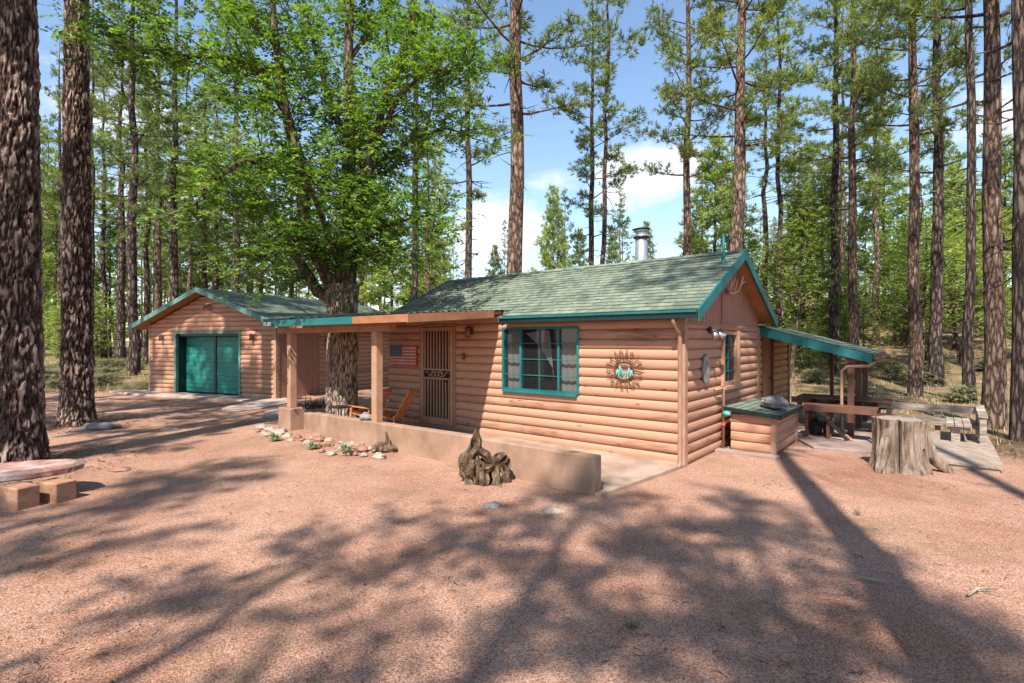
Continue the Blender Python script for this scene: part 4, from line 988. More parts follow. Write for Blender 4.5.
def make_broad(h, dia, cr, seed, mat, label, group=None, lo=.12, size=.13, n=11, name='leafy_tree', bark='bark_limb', per=26, stems=1):
    random.seed(seed)
    t = bpy.data.objects.new(name, None); col.objects.link(t); OR[t.name] = Vector((0,0,0)); tag(t, label, 'tree', group)
    tb = MB(); fb = MB()
    for s_ in range(stems):
        base = Vector((random.uniform(-.3,.3), random.uniform(-.3,.3), 0))*(stems > 1); path = [base]; ln = Vector((random.uniform(-.15,.15), random.uniform(-.15,.15), 1)); hh = h*random.uniform(.8,1)
        for i in range(8): path.append(path[-1]+(ln+Vector((random.uniform(-.12,.12), random.uniform(-.12,.12), 0))).normalized()*hh*.95/8)
        rad = [dia/2*(1-i/8.6) for i in range(9)]; path[0] = path[0]-Vector((0,0,.2)); tb.tube(path, rad, 8, caps=False)
        nb = int(n*1.9)
        for i in range(nb):
            f = lo+(1-lo)*(i+random.random())/nb; fi = f*8; j = min(7, int(fi)); p = path[j].lerp(path[j+1], fi-j)
            a = i*2.4+random.random(); L_ = cr*(math.sin(math.pi*min(1, .18+f*.82))**.6)*random.uniform(.6,1.1); d = Vector((math.cos(a), math.sin(a), random.uniform(0,.7)))
            cur = p; pts_ = [p]
            for k in range(4): d = (d+Vector((random.uniform(-.25,.25), random.uniform(-.25,.25), random.uniform(-.05,.15)))).normalized(); cur = cur+d*L_/4; pts_.append(cur)
            tb.tube(pts_, [rad[j]*.4*(1-k/4.6) for k in range(5)], 5, caps=False)
            for k in range(7):
                g_ = .25+.78*k/6; fi2 = min(3.99, g_*4); jj = int(fi2); q = pts_[jj].lerp(pts_[jj+1], fi2-jj)+Vector((random.uniform(-1,1), random.uniform(-1,1), random.uniform(-.6,.8)))*.16*cr
                leafy(fb, q, per, .12*cr, size)
    tb.build('trunk', M[bark], t); fb.build('crown', mat, t); kids_of(t); return t

def place(proto, loc, rz=0, s=1.0, sz=None, label=None, group=None, first=None):
    o = proto
    if proto.get('used_flag'): 
        o = copy_tree(proto)
    proto['used_flag'] = 1
    if 'used_flag' in o and o is not proto: del o['used_flag']
    o.location = loc; o.rotation_euler = (0,0,rz); o.scale = (s, s, sz or s)
    if label: o['label'] = label
    if group: o['group'] = group
    elif 'group' in o: del o['group']
    return o

# ---- the two great trunks at left: displaced bark
def great_trunk(px, py, dia, h, seed, label, lean=(0,0), taper=.75, crown_from=.45, cr=4.0, nbr=30, nz=420, na=150):
    random.seed(seed)
    c = wpt(px, py); t = thing('pine_tree', label, 'pine tree', c)
    q = MB(); vs = []; pl = []
    zmax = h
    zz = [zmax*(i/nz)**1.55-.1 for i in range(nz+1)]
    for z in zz:
        s = max(0, z/h); r0 = dia/2*((1-s)**taper)*(1+.30*math.exp(-max(0,z)*3.2)*(1))+.01
        for k in range(na):
            a = 2*math.pi*k/na; u = Vector((math.cos(a)*r0*11, math.sin(a)*r0*11, z*3.6))
            u2 = u+Vector((noise.noise(u*.8), noise.noise(u*.8+Vector((5,5,5))), noise.noise(u*.6+Vector((9,1,3)))))*.8+Vector((noise.noise(u*2.5), noise.noise(u*2.5+Vector((3,5,1))), noise.noise(u*2.2)))*.35
            dd_, _ = noise.voronoi(u2)
            e = min(.4, dd_[1]-dd_[0])/.4; e = e*(.75+.5*noise.noise(u2*.7+Vector((2,2,2)))); e = max(0, min(1, e)); pl.append(e)
            r_ = r0+(.05*e**.6-.03)+.014*noise.noise(u*3)
            vs.append((c.x+lean[0]*max(0,z)+math.cos(a)*r_, c.y+lean[1]*max(0,z)+math.sin(a)*r_, z))
    q.mesh(vs, [(i*na+k, i*na+(k+1)%na, (i+1)*na+(k+1)%na, (i+1)*na+k) for i in range(nz) for k in range(na)], False)
    ob = q.build('trunk', M['bark_big'], t); at_ = ob.data.attributes.new('plate', 'FLOAT', 'POINT'); at_.data.foreach_set('value', pl)
    tb = MB(); fb = MB()
    for i in range(nbr):
        f = (i+random.random())/nbr; z = h*(crown_from+(1-crown_from)*f); L_ = cr*(1-f**1.7)*(.4+.6*random.random())+.3
        a = i*2.4+random.random(); d = Vector((math.cos(a), math.sin(a), random.uniform(-.2,.3)+f*.4)).normalized(); p = Vector((c.x+lean[0]*z, c.y+lean[1]*z, z)); pts_ = [p]; cur = p
        for k in range(5): d = (d+Vector((random.uniform(-.18,.18), random.uniform(-.18,.18), .08))).normalized(); cur = cur+d*L_/5; pts_.append(cur)
        tb.tube(pts_, [.07*(1-k/5.5) for k in range(6)], 5, caps=False)
        for k in range(int(L_*10)):
            g_ = .3+.7*random.random(); fi = g_*5; j = min(4, int(fi)); w = pts_[j].lerp(pts_[j+1], fi-j); sd_ = Vector((random.uniform(-1,1), random.uniform(-1,1), random.uniform(-.3,.7))).normalized()
            tip = w+sd_*random.uniform(.05,.7); tuft(fb, tip, sd_+d*.6, .2, .016, 14)
    tb.build('branches', M['bark_dark'], t); fb.build('crown', M['needles'], t)
great_trunk(15, 466, .63, 27, 3, 'nearest thick pine trunk at the left edge behind stone bench', (-.004,0))
great_trunk(77, 425, .55, 26, 5, 'second thick pine trunk standing left of the garage', (-.001,0))

# ---- pines seen against the sky and in the wood: (px, width px, depth, lean, proto, label)
P_SUN = [make_pine(25, .5, .36, 3.3, M['needles'], M['bark_red'], seed=11+i, nbr=50, label='x') for i in range(2)]
P_DRK = [make_pine(24, .45, .33, 3.1, M['needles_b'], M['bark_dark'], seed=21+i, nbr=38, dens=.95, dead=34, label='x') for i in range(3)]
P_THN = [make_pine(22, .26, .42, 1.8, M['needles'], M['bark_dark'] if i else M['bark_red'], seed=31+i, nbr=34, dens=1.0, dead=26, label='x', trunk_n=8) for i in range(2)]
LIST = [
 (104,5,40,0,'T1','slim pine between the second thick trunk and the garage'),
 (121,8,33,0,'D0','dark pine just left of the garage eave'),
 (133,10,27,0,'D1','stout dark pine rising behind the left tip of garage roof'),
 (147,6,36,0,'T1','thin pine right of the stout dark one behind garage eave'),
 (158,7,34,0,'S0','reddish pine behind the left slope of garage roof'),
 (174,9,31,.004,'D2','pine behind the middle of the left garage slope'),
 (190,5,42,0,'T0','thin pine directly behind the garage ridge'),
 (205,6,40,0,'D0','dark slender pine just right of the garage ridge'),
 (216,6,46,0,'T1','thin far pine behind right slope of the garage'),
 (235,8,27,0,'D1','dark pine rising over the right slope of garage roof'),
 (262,5,42,0,'T0','thin pine left of the big leafy tree'),
 (92,5,28,0,'T1','thin dark pine close beside second thick trunk'),
 (60,5,38,0,'D2','pine seen in the gap between the two thick trunks'),
 (48,4,52,0,'T0','far pine in the gap beside the nearest trunk'),
 (415,8,25,0,'D0','dark pine over left end of the cabin roof'),
 (468,8,25,0,'D1','straight dark pine over the left end of cabin ridge'),
 (516,17,19,.003,'S1','thick pine rising behind the middle of cabin ridge'),
 (592,7,29,0,'D2','slim pine behind ridge, left one of a close pair'),
 (600,6,27,.022,'T1','slim leaning pine behind ridge, right one of a close pair'),
 (687,9,24,.003,'S0','pale barked pine just right of the stove pipe'),
 (733,14,20,.03,'S1','orange barked leaning pine behind the gable peak'),
 (765,7,30,0,'T0','thin orange pine just right of the gable peak'),
 (779,6,26,0,'T1','thin dark straight pine right of the gable eave'),
 (834,9,25,.004,'D0','dark pine over the patio roof, left of a paler one'),
 (843,5,33,0,'T0','thin far pine between two thicker ones over patio roof'),
 (853,9,22,0,'S0','pale orange pine above the patio posts'),
 (876,6,34,0,'T0','thin pine rising behind the deck rail left part'),
 (915,11,17.5,-.002,'S1','reddish pine behind the deck railing middle'),
 (937,11,21,.0,'D2','dark pine behind the deck railing near its far corner'),
 (970,9,16,0,'D1','dark slim pine beside the deck bench'),
 (993,17,11,.001,'S0','stout reddish pine just right of the deck railing'),
 (1021,15,9.5,0,'D0','dark pine at the right edge of the view'),
]
PR = {'S0':P_SUN[0],'S1':P_SUN[1],'D0':P_DRK[0],'D1':P_DRK[1],'D2':P_DRK[2],'T0':P_THN[0],'T1':P_THN[1]}
BK = make_pine(22, .50, .66, 2.6, M['needles'], M['bark_red'], seed=88, nbr=34, dens=.8, dead=10, label='x')
PR['B0'] = BK
PR['B2'] = make_pine(23, .34, .76, 1.6, M['needles'], M['bark_dark'], seed=90, nbr=26, dens=.8, dead=12, label='x')
PR['B1'] = make_pine(21, .4, .55, 2.9, M['needles'], M['bark_dark'], seed=89, nbr=26, dens=.75, dead=10, label='x')
DIA = {'S':.5,'D':.45,'T':.26}; HT = {'S':25,'D':24,'T':22}
k = 0
for px, w, dep, lean, pr, lb in LIST:
    p = at(px, dep); p.z = hgt(p.x, p.y); want = w*dep/F; s = want/DIA[pr[0]]/.93; hh = random.Random(px).uniform(.9, 1.12)
    crown = max(.8, min(1.3, s)) 
    o = place(PR[pr], p, px*.7, max(.55, s), hh, lb)
    # lean by tilting
    o.rotation_euler = (0, lean, 0) if lean else (0,0,px*.7)
    k += 1

# ---- trees around and behind the viewer (their shade falls across the drive)
BACK = [
 (1.02,-1.3,'B0',1.0,1.0,'pine behind the viewer whose trunk shade crosses the drive'),
 (3.35,-1.9,'B2',1.0,.95,'slim pine behind the viewer at right'),
 (-2.2,-8.5,'D0',1.1,.85,'pine behind the viewer straight back'),
 (-9.0,-7.5,'S1',1.1,.85,'pine behind the viewer to the left'),
 (-3.2,-6.3,'B0',.85,.8,'shorter pine behind the viewer, nearest on the left'),
 (-1.2,-4.9,'B1',.8,.68,'young pine just behind the viewer'),
 (-4.9,-5.6,'B1',.85,.72,'young pine behind the viewer, farther left'),
 (7.5,-6.0,'D1',1.1,.9,'pine behind the viewer far right'),
 (-10.5,1.0,'D2',1.1,.9,'pine outside the left edge of view, nearer one'),
 (-13.5,5.0,'S0',1.1,.95,'pine outside the left edge of view, farther one'),
 (-12.0,9.0,'T1',1.4,.95,'slim pine outside the left edge of view'),
 (-16.0,9.5,'D0',1.1,.9,'dark pine outside the left edge of view'),
 (-18.0,13.5,'S1',1.1,.9,'pine left of the view beside the drive'),
 (-14.5,-1.5,'D1',1.0,.9,'pine left behind the viewer'),
]
for x, y, pr, s, sz, lb in BACK:
    place(PR[pr], Vector((x, y, 0)), x*3+y, s, sz, lb)

# ---- the wood beyond
rnd = random.Random(5)
FAR = [make_pine(20, .34, .3, 2.6, M['needles'], M['bark_red'], seed=41, nbr=40, dens=.5, bl=9, tw=.04, tl=.3, label='x', trunk_n=7, dead=6),
       make_pine(19, .3, .28, 2.4, M['needles_b'], M['bark_dark'], seed=42, nbr=40, dens=.5, bl=9, tw=.04, tl=.3, label='x', trunk_n=7, dead=10)]
CON = make_pine(11, .22, .08, 2.3, M['needles'], M['bark_dark'], seed=43, nbr=84, dens=.95, bl=11, tw=.025, tl=.24, label='x', shape='cone', trunk_n=7, dead=0, name='young_pine')
BR = [make_broad(7, .2, 2.4, 51, M['leaf2'], 'x', stems=2, lo=.3, size=.12, per=20), make_broad(5, .14, 1.9, 52, M['leaf2'], 'x', stems=3, lo=.12, size=.1, per=22)]
for i in range(150):
    sgn = rnd.random()
    px = rnd.uniform(-60, 440) if sgn < .45 else rnd.uniform(690, 1100)
    if sgn > .45 and rnd.random() < .3: continue
    if sgn > .93: px = rnd.uniform(440, 690)
    dep = rnd.uniform(32, 95)
    if px > 690: dep = rnd.uniform(52, 105)
    if 440 < px < 690: dep = rnd.uniform(85, 120)
    if px < 330 and dep < 38: dep += 14
    p = at(px, dep); p.z = hgt(p.x, p.y)
    side = 'left' if px < 480 else 'right'
    kk = i % 2
    lb = {('left',0):'reddish trunk pine far back in the wood beyond the garage', ('left',1):'dark trunk pine far back in the wood beyond the garage', ('right',0):'reddish trunk pine far back in the wood beyond the patio', ('right',1):'dark trunk pine far back in the wood beyond the patio'}[(side, kk)]
    place(FAR[kk], p, rnd.random()*6.28, rnd.uniform(.8,1.3), rnd.uniform(.8,1.25), lb, {'left':'pines beyond the garage','right':'pines beyond the patio'}[side]+(' with dark trunks' if kk else ' with reddish trunks'))
for i in range(44):                                        # the wood goes on past both edges of the view
    px = rnd.uniform(-420, -60) if i % 2 else rnd.uniform(1100, 1360)
    dep = rnd.uniform(28, 75); p = at(px, dep); p.z = hgt(p.x, p.y); kk = (i//2) % 2
    place(FAR[kk], p, rnd.random()*6.28, rnd.uniform(.8,1.3), rnd.uniform(.8,1.25), 'pine of the wood standing past the '+('left' if i % 2 else 'right')+' edge of the view', 'pines past the '+('left' if i % 2 else 'right')+' edge')
for px, dep, s, sz, lb in ((553,44,1.1,1.28,'conical young pine against the sky left of the close pair'), (580,48,.9,.98,'smaller conical pine between the thick pine and the pair'),(612,52,.85,.95,'small conical pine just right of the slim pair'),(646,50,.9,.93,'small pine showing behind the stove pipe'),
        (715,34,1.5,1.32,'dense bushy pine left of the leaning orange trunk'), (803,28,1.3,.85,'bright young pine right of the gable eave'), (884,40,1.5,1.3,'young pine between the pines above the patio roof'), (955,30,1.2,.95,'young pine above the deck bench'), (822,38,1.3,1.15,'young pine above the patio roof, behind the dark pine'),(1005,32,1.4,1.1,'young pine at the right between two stout trunks'),(432,40,1.2,.9,'young pine low over left end of the cabin roof'),(392,33,1.2,.85,'young pine right of the big leafy tree'),(110,42,1.2,1.1,'young pine left behind the garage'),(205,48,1.3,1.2,'young pine behind the garage ridge'),(495,75,1.2,1.3,'far young pine in the gap left of the thick pine'),(28,45,1.2,1.2,'young pine behind the nearest trunk')):
    p = at(px, dep); p.z = hgt(p.x, p.y); place(CON, p, px, s, sz, lb)
for i in range(62):
    if i < 38: px = rnd.uniform(760, 1090); dep = rnd.uniform(23, 55)
    else: px = rnd.uniform(-40, 400); dep = rnd.uniform(34, 60)
    p = at(px, dep); p.z = hgt(p.x, p.y)-.2; kk = i % 2; side = 'left' if px < 480 else 'right'
    s = rnd.uniform(.7, 1.35)
    place(BR[kk], p, rnd.random()*6.28, s, s*rnd.uniform(.8,1.2), {('left',0):'tall leafy oak in the wood beyond the garage', ('left',1):'bushy low oak in the wood beyond the garage', ('right',0):'tall leafy oak in the green wood beyond the deck', ('right',1):'bushy low oak in the green wood beyond the deck'}[(side, kk)], ('tall' if kk == 0 else 'low')+' oaks beyond the '+('garage' if side == 'left' else 'deck'))

# ---- shrubs
SH = make_broad(1.1, .05, .8, 61, M['shrub'], 'x', stems=4, lo=.02, size=.07, n=6, name='shrub', bark='bark_dark', per=30); SH['category'] = 'shrub'
for i in range(40):
    if i < 24: px = rnd.uniform(40, 150); dep = rnd.uniform(21, 34)
    else: px = rnd.uniform(800, 1060); dep = rnd.uniform(15, 28)
    p = at(px, dep); p.z = hgt(p.x, p.y)-.05
    if i > 32 or 13 < i < 24: continue
    o = place(SH, p, rnd.random()*6.28, rnd.uniform(.6,1.2), rnd.uniform(.35,.7), 'grey-green shrub '+('on the forest floor left of the garage' if i < 24 else 'on the forest floor behind the deck'), 'shrubs '+('left of the garage' if i < 24 else 'behind the deck'))

# ---- the big leafy tree by the porch
random.seed(77)
bt = thing('leafy_tree', 'big bright green leafy tree rising between garage and cabin', 'tree', L(-7.0,-1.02,0))
D0 = L(-7.0,-1.02,0).y
def T(px, py, dd=0.0):
    d = D0+dd; return Vector(((px-512)/F*d, d, H-(py-341.5)/F*d))
tb = MB(); fb = MB()
trunk = [T(342,428), T(342,400), T(342,370), T(343,340), T(342,310), T(343,285)]
tb2 = MB(); n = 110
def rings(pts_, rads, sub=26):
    out = []; rr = []
    for i in range(len(pts_)-1):
        for k in range(sub): t = k/sub; out.append(pts_[i].lerp(pts_[i+1], t)); rr.append(rads[i]*(1-t)+rads[i+1]*t)
    out.append(pts_[-1]); rr.append(rads[-1]); return out, rr
o_, rr = rings(trunk, [.37,.32,.31,.32,.31,.34], 22); vs = []; pl = []
for p, r_ in zip(o_, rr):
    for k in range(n):
        a = 2*math.pi*k/n; u = Vector((math.cos(a)*5.2, math.sin(a)*5.2, p.z*3.0)); u = u+Vector((noise.noise(u), noise.noise(u+Vector((4,4,4))), noise.noise(u+Vector((8,8,8)))))*.5
        dd_, _ = noise.voronoi(u*1.5); e = min(.4, dd_[1]-dd_[0])/.4; pl.append(e)
        vs.append((p.x+math.cos(a)*(r_+.016*e-.006+.02*noise.noise(u*.6)), p.y+math.sin(a)*(r_+.016*e-.006+.02*noise.noise(u*.6)), p.z))
tb2.mesh(vs, [(i*n+k, i*n+(k+1)%n, (i+1)*n+(k+1)%n, (i+1)*n+k) for i in range(len(o_)-1) for k in range(n)], False)
ob = tb2.build('trunk', M['bark_grey'], bt); at_ = ob.data.attributes.new('plate', 'FLOAT', 'POINT'); at_.data.foreach_set('value', pl)
limbs = [
 ([T(343,290), T(348,250), T(347,200), T(350,140,.2), T(348,60,.3), T(352,-40,.4), T(356,-160,.5)], [.27,.2,.17,.14,.1,.07,.03]),
 ([T(338,292), T(325,268,-.2), T(305,235,-.4), T(302,170,-.6), T(285,110,-.8), T(276,40,-.9), T(268,-60,-1)], [.24,.17,.15,.13,.1,.07,.03]),
 ([T(336,300), T(318,292,.3), T(300,262,.6), T(285,232,.9), T(262,205,1.2), T(225,190,1.5)], [.15,.13,.11,.08,.06,.02]),
 ([T(346,240), T(362,200,-.2), T(372,150,-.4), T(385,100,-.5), T(405,40,-.6), T(425,-40,-.7)], [.12,.1,.085,.07,.05,.02]),
 ([T(287,115,-.8), T(262,75,-.9), T(225,56,-1.0), T(185,57,-1.1), T(150,52,-1.2), T(120,30,-1.3)], [.08,.06,.05,.04,.03,.012]),
 ([T(303,180,-.6), T(280,165,-.8), T(245,160,-1.2), T(215,180,-1.5), T(190,210,-1.8)], [.07,.055,.045,.03,.012]),
 ([T(348,150,.2), T(330,100,.4), T(315,50,.6), T(300,-20,.8)], [.09,.07,.05,.02]),
 ([T(347,205), T(375,165,.5), T(410,140,.9), T(445,128,1.2), T(470,135,1.4)], [.08,.06,.045,.03,.012]),
 ([T(348,260), T(372,235,-.4), T(400,220,-.7), T(430,215,-1.0)], [.07,.05,.03,.012]),
 ([T(372,150,-.4), T(400,95,-.9), T(440,60,-1.3), T(480,40,-1.6)], [.06,.045,.03,.012]),
 ([T(276,45,-.9), T(240,10,-.5), T(200,-30,-.2)], [.06,.04,.015]),
 ([T(305,235,-.4), T(275,250,-.9), T(250,262,-1.3)], [.05,.035,.012]),
 ([T(344,275), T(330,240,-1.0), T(315,200,-1.8), T(300,160,-2.5)], [.08,.06,.04,.015]),
 ([T(349,60,.3), T(385,10,1.2), T(420,-30,2.0)], [.06,.04,.015]),
]
tips = []
for pts_, rads in limbs:
    tb.tube(pts_, rads, 9, caps=False, jit=.08)
    for i in range(len(pts_)-1):
        f0 = i/(len(pts_)-1)
        nn = 5 if rads[0] > .12 else 6
        if rads[0] > .12 and i < 2: nn = 1
        for q in range(nn):
            p = pts_[i].lerp(pts_[i+1], random.random()); d = Vector((random.uniform(-1,1), random.uniform(-1,1), random.uniform(-.35,.7))).normalized(); l = random.uniform(.5,1.5); cur = p; sp_ = [p]
            for k in range(4): d = (d+Vector((random.uniform(-.3,.3), random.uniform(-.3,.3), random.uniform(-.2,.15)))).normalized(); cur = cur+d*l/4; sp_.append(cur)
            tb.tube(sp_, [.02*(1-k/4.8) for k in range(5)], 4, caps=False); tips.append(sp_)
    sp_ = pts_[-3:]; tips.append(sp_)
for sp_ in tips:
    for k in range(7):
        g_ = .25+.75*k/6; m_ = len(sp_)-1; fi = min(m_-.01, g_*m_); j = int(fi); q = sp_[j].lerp(sp_[j+1], fi-j)+Vector((random.uniform(-1,1), random.uniform(-1,1), random.uniform(-.8,.6)))*.22
        leafy(fb, q, 27, .15, .105, .7)
# extra clumps where the photograph's crown is thickest
for px, py, rx, ry, cnt in ((265,225,45,45,40), (250,268,38,22,22), (310,110,70,60,24), (370,50,60,50,30), (405,175,45,45,18), (430,90,45,50,20), (220,120,55,55,20), (180,30,60,35,16),(300,15,90,30,34), (455,215,25,30,10), (420,235,45,35,22), (385,265,30,20,10), (300,250,35,25,10), (340,150,50,60,16)):
    for i in range(cnt):
        a = random.random()*6.28; r_ = random.random()**.5; q = T(px+rx*r_*math.cos(a), py+ry*r_*math.sin(a), random.uniform(-2.0,1.6)); leafy(fb, q, 27, .2, .105, .6)
tb.build('limbs', M['bark_limb'], bt); fb.build('crown', M['leaf'], bt)

# ---- ground cover
random.seed(9)
gb = MB()
for i in range(5200):
    if i % 2: px = random.uniform(-20, 230); dep = random.uniform(19, 48)
    else: px = random.uniform(790, 1080); dep = random.uniform(8.8, 42)
    p = at(px, dep)
    if i % 2 == 0 and (p.x < 8.2 or random.random() < .45): continue
    p.z = hgt(p.x, p.y)
    for k in range(9):
        a = random.random()*6.28; d = Vector((math.cos(a)*.5, math.sin(a)*.5, 1)).normalized(); l = random.uniform(.06,.26); s_ = Vector((-math.sin(a), math.cos(a), 0))*.008; q = p+Vector((random.gauss(0,.09), random.gauss(0,.09), 0))
        gb.face([q-s_, q+s_, q+d*l])
tag(gb.build('forest_grass', M['grass']), 'dry pale grass tufts over the forest floor around the clearing', 'grass', kind='stuff')
for px, py, lb in ((632,628,'green grass tuft in the shaded foreground gravel'), (220,486,'small pale grass tuft alone in the left gravel'), (858,515,'small grass tuft in gravel left of the long right shadow'), (500,487,'grass tuft at foot of the gnarled root')):
    c = wpt(px, py); q = MB()
    for k in range(46):
        a = random.random()*6.28; d = Vector((math.cos(a)*.55, math.sin(a)*.55, 1)).normalized(); l = random.uniform(.03,.1)*(1.3 if py > 600 else 1); s_ = Vector((-math.sin(a), math.cos(a), 0))*.0025; b0 = c+Vector((random.gauss(0,.02), random.gauss(0,.02), 0))
        q.face([b0-s_, b0+s_, b0+d*l])
    tag(q.build('grass_tuft', M['grass'], origin=c), lb, 'grass')
q = MB()
for i in range(420):
    x = random.uniform(XL+.1, XR-.1); y = random.uniform(-.1, YR-.1); 
    if x < XM and y < .1: continue
    z = zroof(y)+.022; a = random.random()*6.28; l = random.uniform(.03,.10); p0 = L(x, y, z); p1 = L(x+math.cos(a)*l, y+math.sin(a)*l, zroof(y+math.sin(a)*l)+.024)
    q.tube([p0, p1], [.004,.002], 3, caps=False)
tag(q.build('roof_litter', M['rootwood']), 'dry needles and twigs fallen on the cabin shingles', 'litter', kind='stuff')
# twigs and cones
q = MB()
for i in range(1500):
    d = 2.4+14*random.random()**1.3; x = random.uniform(-1,1)*d; lx = (x-L.ox)*L.c-(d-L.oy)*L.s; ly = (x-L.ox)*L.s+(d-L.oy)*L.c
    if -8.5 < lx < 1.0 and ly > -2.3: continue
    if noise.noise(Vector((x*.8, d*.8, 2))) < .02: continue
    a = random.random()*6.28; l = random.uniform(.015,.055)
    q.tube([(x,d,.012), (x+math.cos(a)*l, d+math.sin(a)*l, .018), (x+math.cos(a+.3)*l*1.8, d+math.sin(a+.3)*l*1.8, .012)], [.003,.003,.001], 3, caps=False)
for tx, ty, tr in ((-7.1,7.55,1.3), (-9.5,11.4,1.2), (8.4,9.2,.9), (8.5,8.8,.9)):
    for i in range(900):
        a0 = random.random()*6.283; rr_ = .3+tr*random.random()**1.3; x = tx+rr_*math.cos(a0); d = ty+rr_*math.sin(a0)
        if d < 5.5: continue
        a = random.random()*6.28; l = random.uniform(.03,.08); z = .01+.05*max(0, 1-rr_/.7)*random.random(); q.tube([(x,d,z), (x+math.cos(a)*l, d+math.sin(a)*l, z+.012)], [.004,.002], 3, caps=False)
tag(q.build('twig_litter', M['rootwood']), 'fine twigs and needles littered across the gravel drive', 'litter', kind='stuff')
for px, py, l, a0, lb in ((968,598,.3,.3,'forked fallen twig in the right foreground gravel'), (885,585,.22,2.6,'short bare stick left of the forked twig'), (150,427,.5,.1,'grey fallen branch beyond the second thick trunk')):
    c = wpt(px, py); t = MB(); d = Vector((math.cos(a0), math.sin(a0), 0)); s_ = Vector((-d.y, d.x, 0))
    t.tube([c+Vector((0,0,.02)), c+d*l*.5+s_*.03+Vector((0,0,.035)), c+d*l+Vector((0,0,.02))], [.011,.009,.003], 6); t.tube([c+d*l*.4+Vector((0,0,.03)), c+d*l*.6+s_*l*.35+Vector((0,0,.05))], [.007,.002], 5); t.tube([c+d*l*.6+Vector((0,0,.03)), c+d*l*.8-s_*l*.3+Vector((0,0,.03))], [.006,.002], 5)
    tag(t.build('fallen_branch', M['oldwood'], origin=c), lb, 'branch')
for px, py, r, lb, mm in ((492,506,.10,'flat grey stone in gravel in front of the root','greyrock'), (553,511,.11,'flat pale stone in gravel below the wall end','rock'), (388,516,.03,'small stone in the open centre gravel','rock'), (100,428,.28,'low grey rock right of the second thick trunk','greyrock'), (119,470,.12,'reddish rock beside the end of stone bench','redrock'), (170,430,.15,'flat grey rock farther right of the second trunk','greyrock')):
    rock(wpt(px, py), (r*1.2, r*.9, r*.42), lb, M[mm], seed=px)

# ================================================================== SKY, SUN, CAMERA
el = R(52.5); saz = Vector((-.317, -.948)).normalized()
w = bpy.data.worlds.new('World'); sc.world = w; w.use_nodes = True; nt = w.node_tree
bg = nt.nodes['Background']
sky = nt.nodes.new('ShaderNodeTexSky'); sky.sky_type = 'NISHITA'; sky.sun_disc = False; sky.sun_elevation = el
sky.sun_rotation = math.atan2(saz.x, saz.y); sky.altitude = 300; sky.air_density = 1.25; sky.dust_density = .15; sky.ozone_density = 2.4
tc = nt.nodes.new('ShaderNodeTexCoord'); nm = nt.nodes.new('ShaderNodeVectorMath'); nm.operation = 'NORMALIZE'; lk(nt, tc.outputs['Generated'], nm.inputs[0])
acc = None
def mth(op, a, b_=None, c_=None):
    n = nt.nodes.new('ShaderNodeMath'); n.operation = op
    for i, v in enumerate((a, b_, c_)):
        if v is None: continue
        if isinstance(v, (int, float)): n.inputs[i].default_value = v
        else: lk(nt, v, n.inputs[i])
    return n.outputs[0]
mp = nt.nodes.new('ShaderNodeMapping'); mp.inputs['Scale'].default_value = (1,1,2.0); lk(nt, nm.outputs[0], mp.inputs[0])
cn = N(nt, 'ShaderNodeTexNoise', Scale=7.0, Detail=8.0, Roughness=.58); lk(nt, mp.outputs[0], cn.inputs[0])
cn2 = N(nt, 'ShaderNodeTexNoise', Scale=2.2, Detail=5.0, Roughness=.5); lk(nt, mp.outputs[0], cn2.inputs[0])
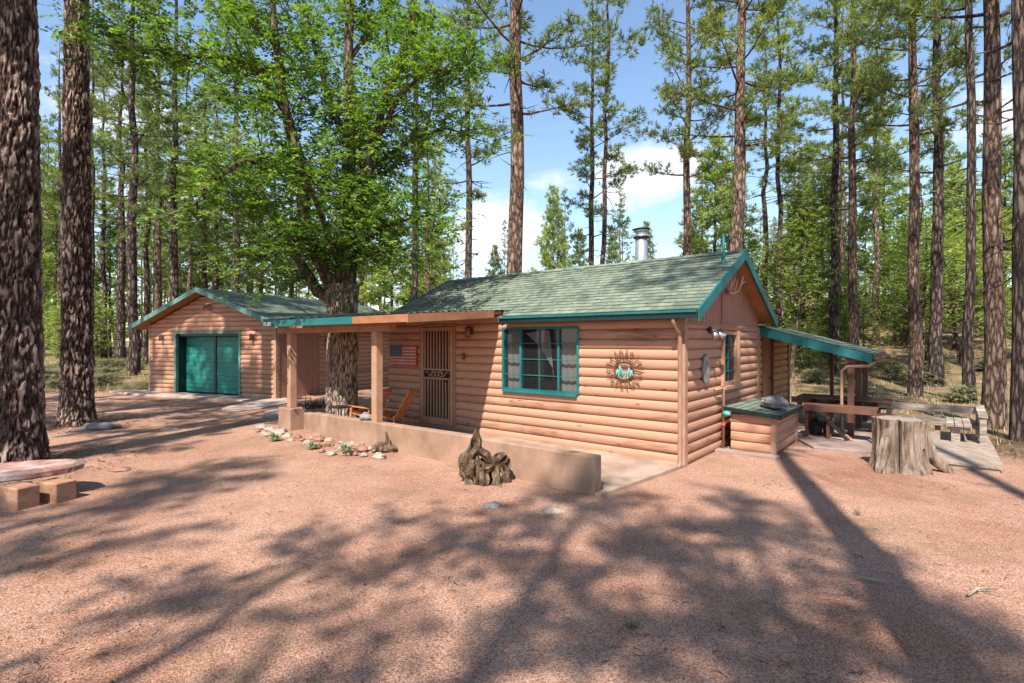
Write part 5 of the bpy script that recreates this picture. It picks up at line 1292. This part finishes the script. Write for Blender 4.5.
for px, py, r, k_ in ((652,172,.085,1.0), (615,195,.05,.6), (492,232,.10,1.0), (545,250,.07,.4), (560,182,.05,.35), (885,152,.07,.45), (210,215,.12,.6), (120,120,.12,.5),(1000,110,.08,.6)):
    v = Vector(((px-512)/F, 1, (341.5-py)/F)).normalized()
    sb_ = nt.nodes.new('ShaderNodeVectorMath'); sb_.operation = 'SUBTRACT'; lk(nt, nm.outputs[0], sb_.inputs[0]); sb_.inputs[1].default_value = v
    ml = nt.nodes.new('ShaderNodeVectorMath'); ml.operation = 'MULTIPLY'; lk(nt, sb_.outputs[0], ml.inputs[0]); ml.inputs[1].default_value = (1,1,1.9)
    le = nt.nodes.new('ShaderNodeVectorMath'); le.operation = 'LENGTH'; lk(nt, ml.outputs[0], le.inputs[0])
    x_ = mth('MULTIPLY', mth('SUBTRACT', 1.0, mth('DIVIDE', le.outputs['Value'], r*1.5)), k_)
    x_ = mth('MAXIMUM', x_, 0.0)
    acc = x_ if acc is None else mth('MAXIMUM', acc, x_)
dens = mth('MULTIPLY_ADD', mth('SUBTRACT', cn.outputs[0], .5), 1.5, acc)
dens = mth('MULTIPLY', dens, mth('GREATER_THAN', acc, .001))
mr = N(nt, 'ShaderNodeMapRange', interpolation_type='SMOOTHSTEP'); lk(nt, dens, mr.inputs[0]); mr.inputs[1].default_value = .12; mr.inputs[2].default_value = .6
cm = mth('MULTIPLY', mr.outputs[0], .92)
thin = N(nt, 'ShaderNodeMapRange', interpolation_type='SMOOTHSTEP'); lk(nt, cn2.outputs[0], thin.inputs[0]); thin.inputs[1].default_value = .5; thin.inputs[2].default_value = .75; thin.inputs[4].default_value = .03
cm = mth('MAXIMUM', cm, thin.outputs[0])
mx = N(nt, 'ShaderNodeMix', data_type='RGBA'); lk(nt, cm, mx.inputs[0]); lk(nt, sky.outputs[0], mx.inputs[6]); mx.inputs[7].default_value = (5.2,5.35,5.6,1)
lk(nt, mx.outputs[2], bg.inputs[0]); bg.inputs[1].default_value = .122

sl = bpy.data.lights.new('sun', 'SUN'); sl.energy = 5.0; sl.angle = R(.53); sl.color = (1,.945,.87)
so = bpy.data.objects.new('sun', sl); col.objects.link(so)
dirv = -Vector((saz.x*math.cos(el), saz.y*math.cos(el), math.sin(el))); so.rotation_euler = dirv.to_track_quat('-Z', 'Y').to_euler(); so.location = (-10,-20,40)

cd = bpy.data.cameras.new('camera'); cam = bpy.data.objects.new('camera', cd); col.objects.link(cam); sc.camera = cam
cam.location = (0,0,H); cam.rotation_euler = (R(90),0,0); cd.sensor_width = 36; cd.lens = 36*F/1024; cd.clip_end = 1500; cd.clip_start = .05
sc.render.engine = 'CYCLES'; sc.cycles.max_bounces = 5; sc.cycles.diffuse_bounces = 2; sc.cycles.transmission_bounces = 2; sc.cycles.glossy_bounces = 2
sc.view_settings.view_transform = 'Standard'; sc.view_settings.look = 'None'; sc.view_settings.exposure = .95; sc.view_settings.gamma = 1
for o in bpy.data.objects:
    if 'used_flag' in o: del o['used_flag']
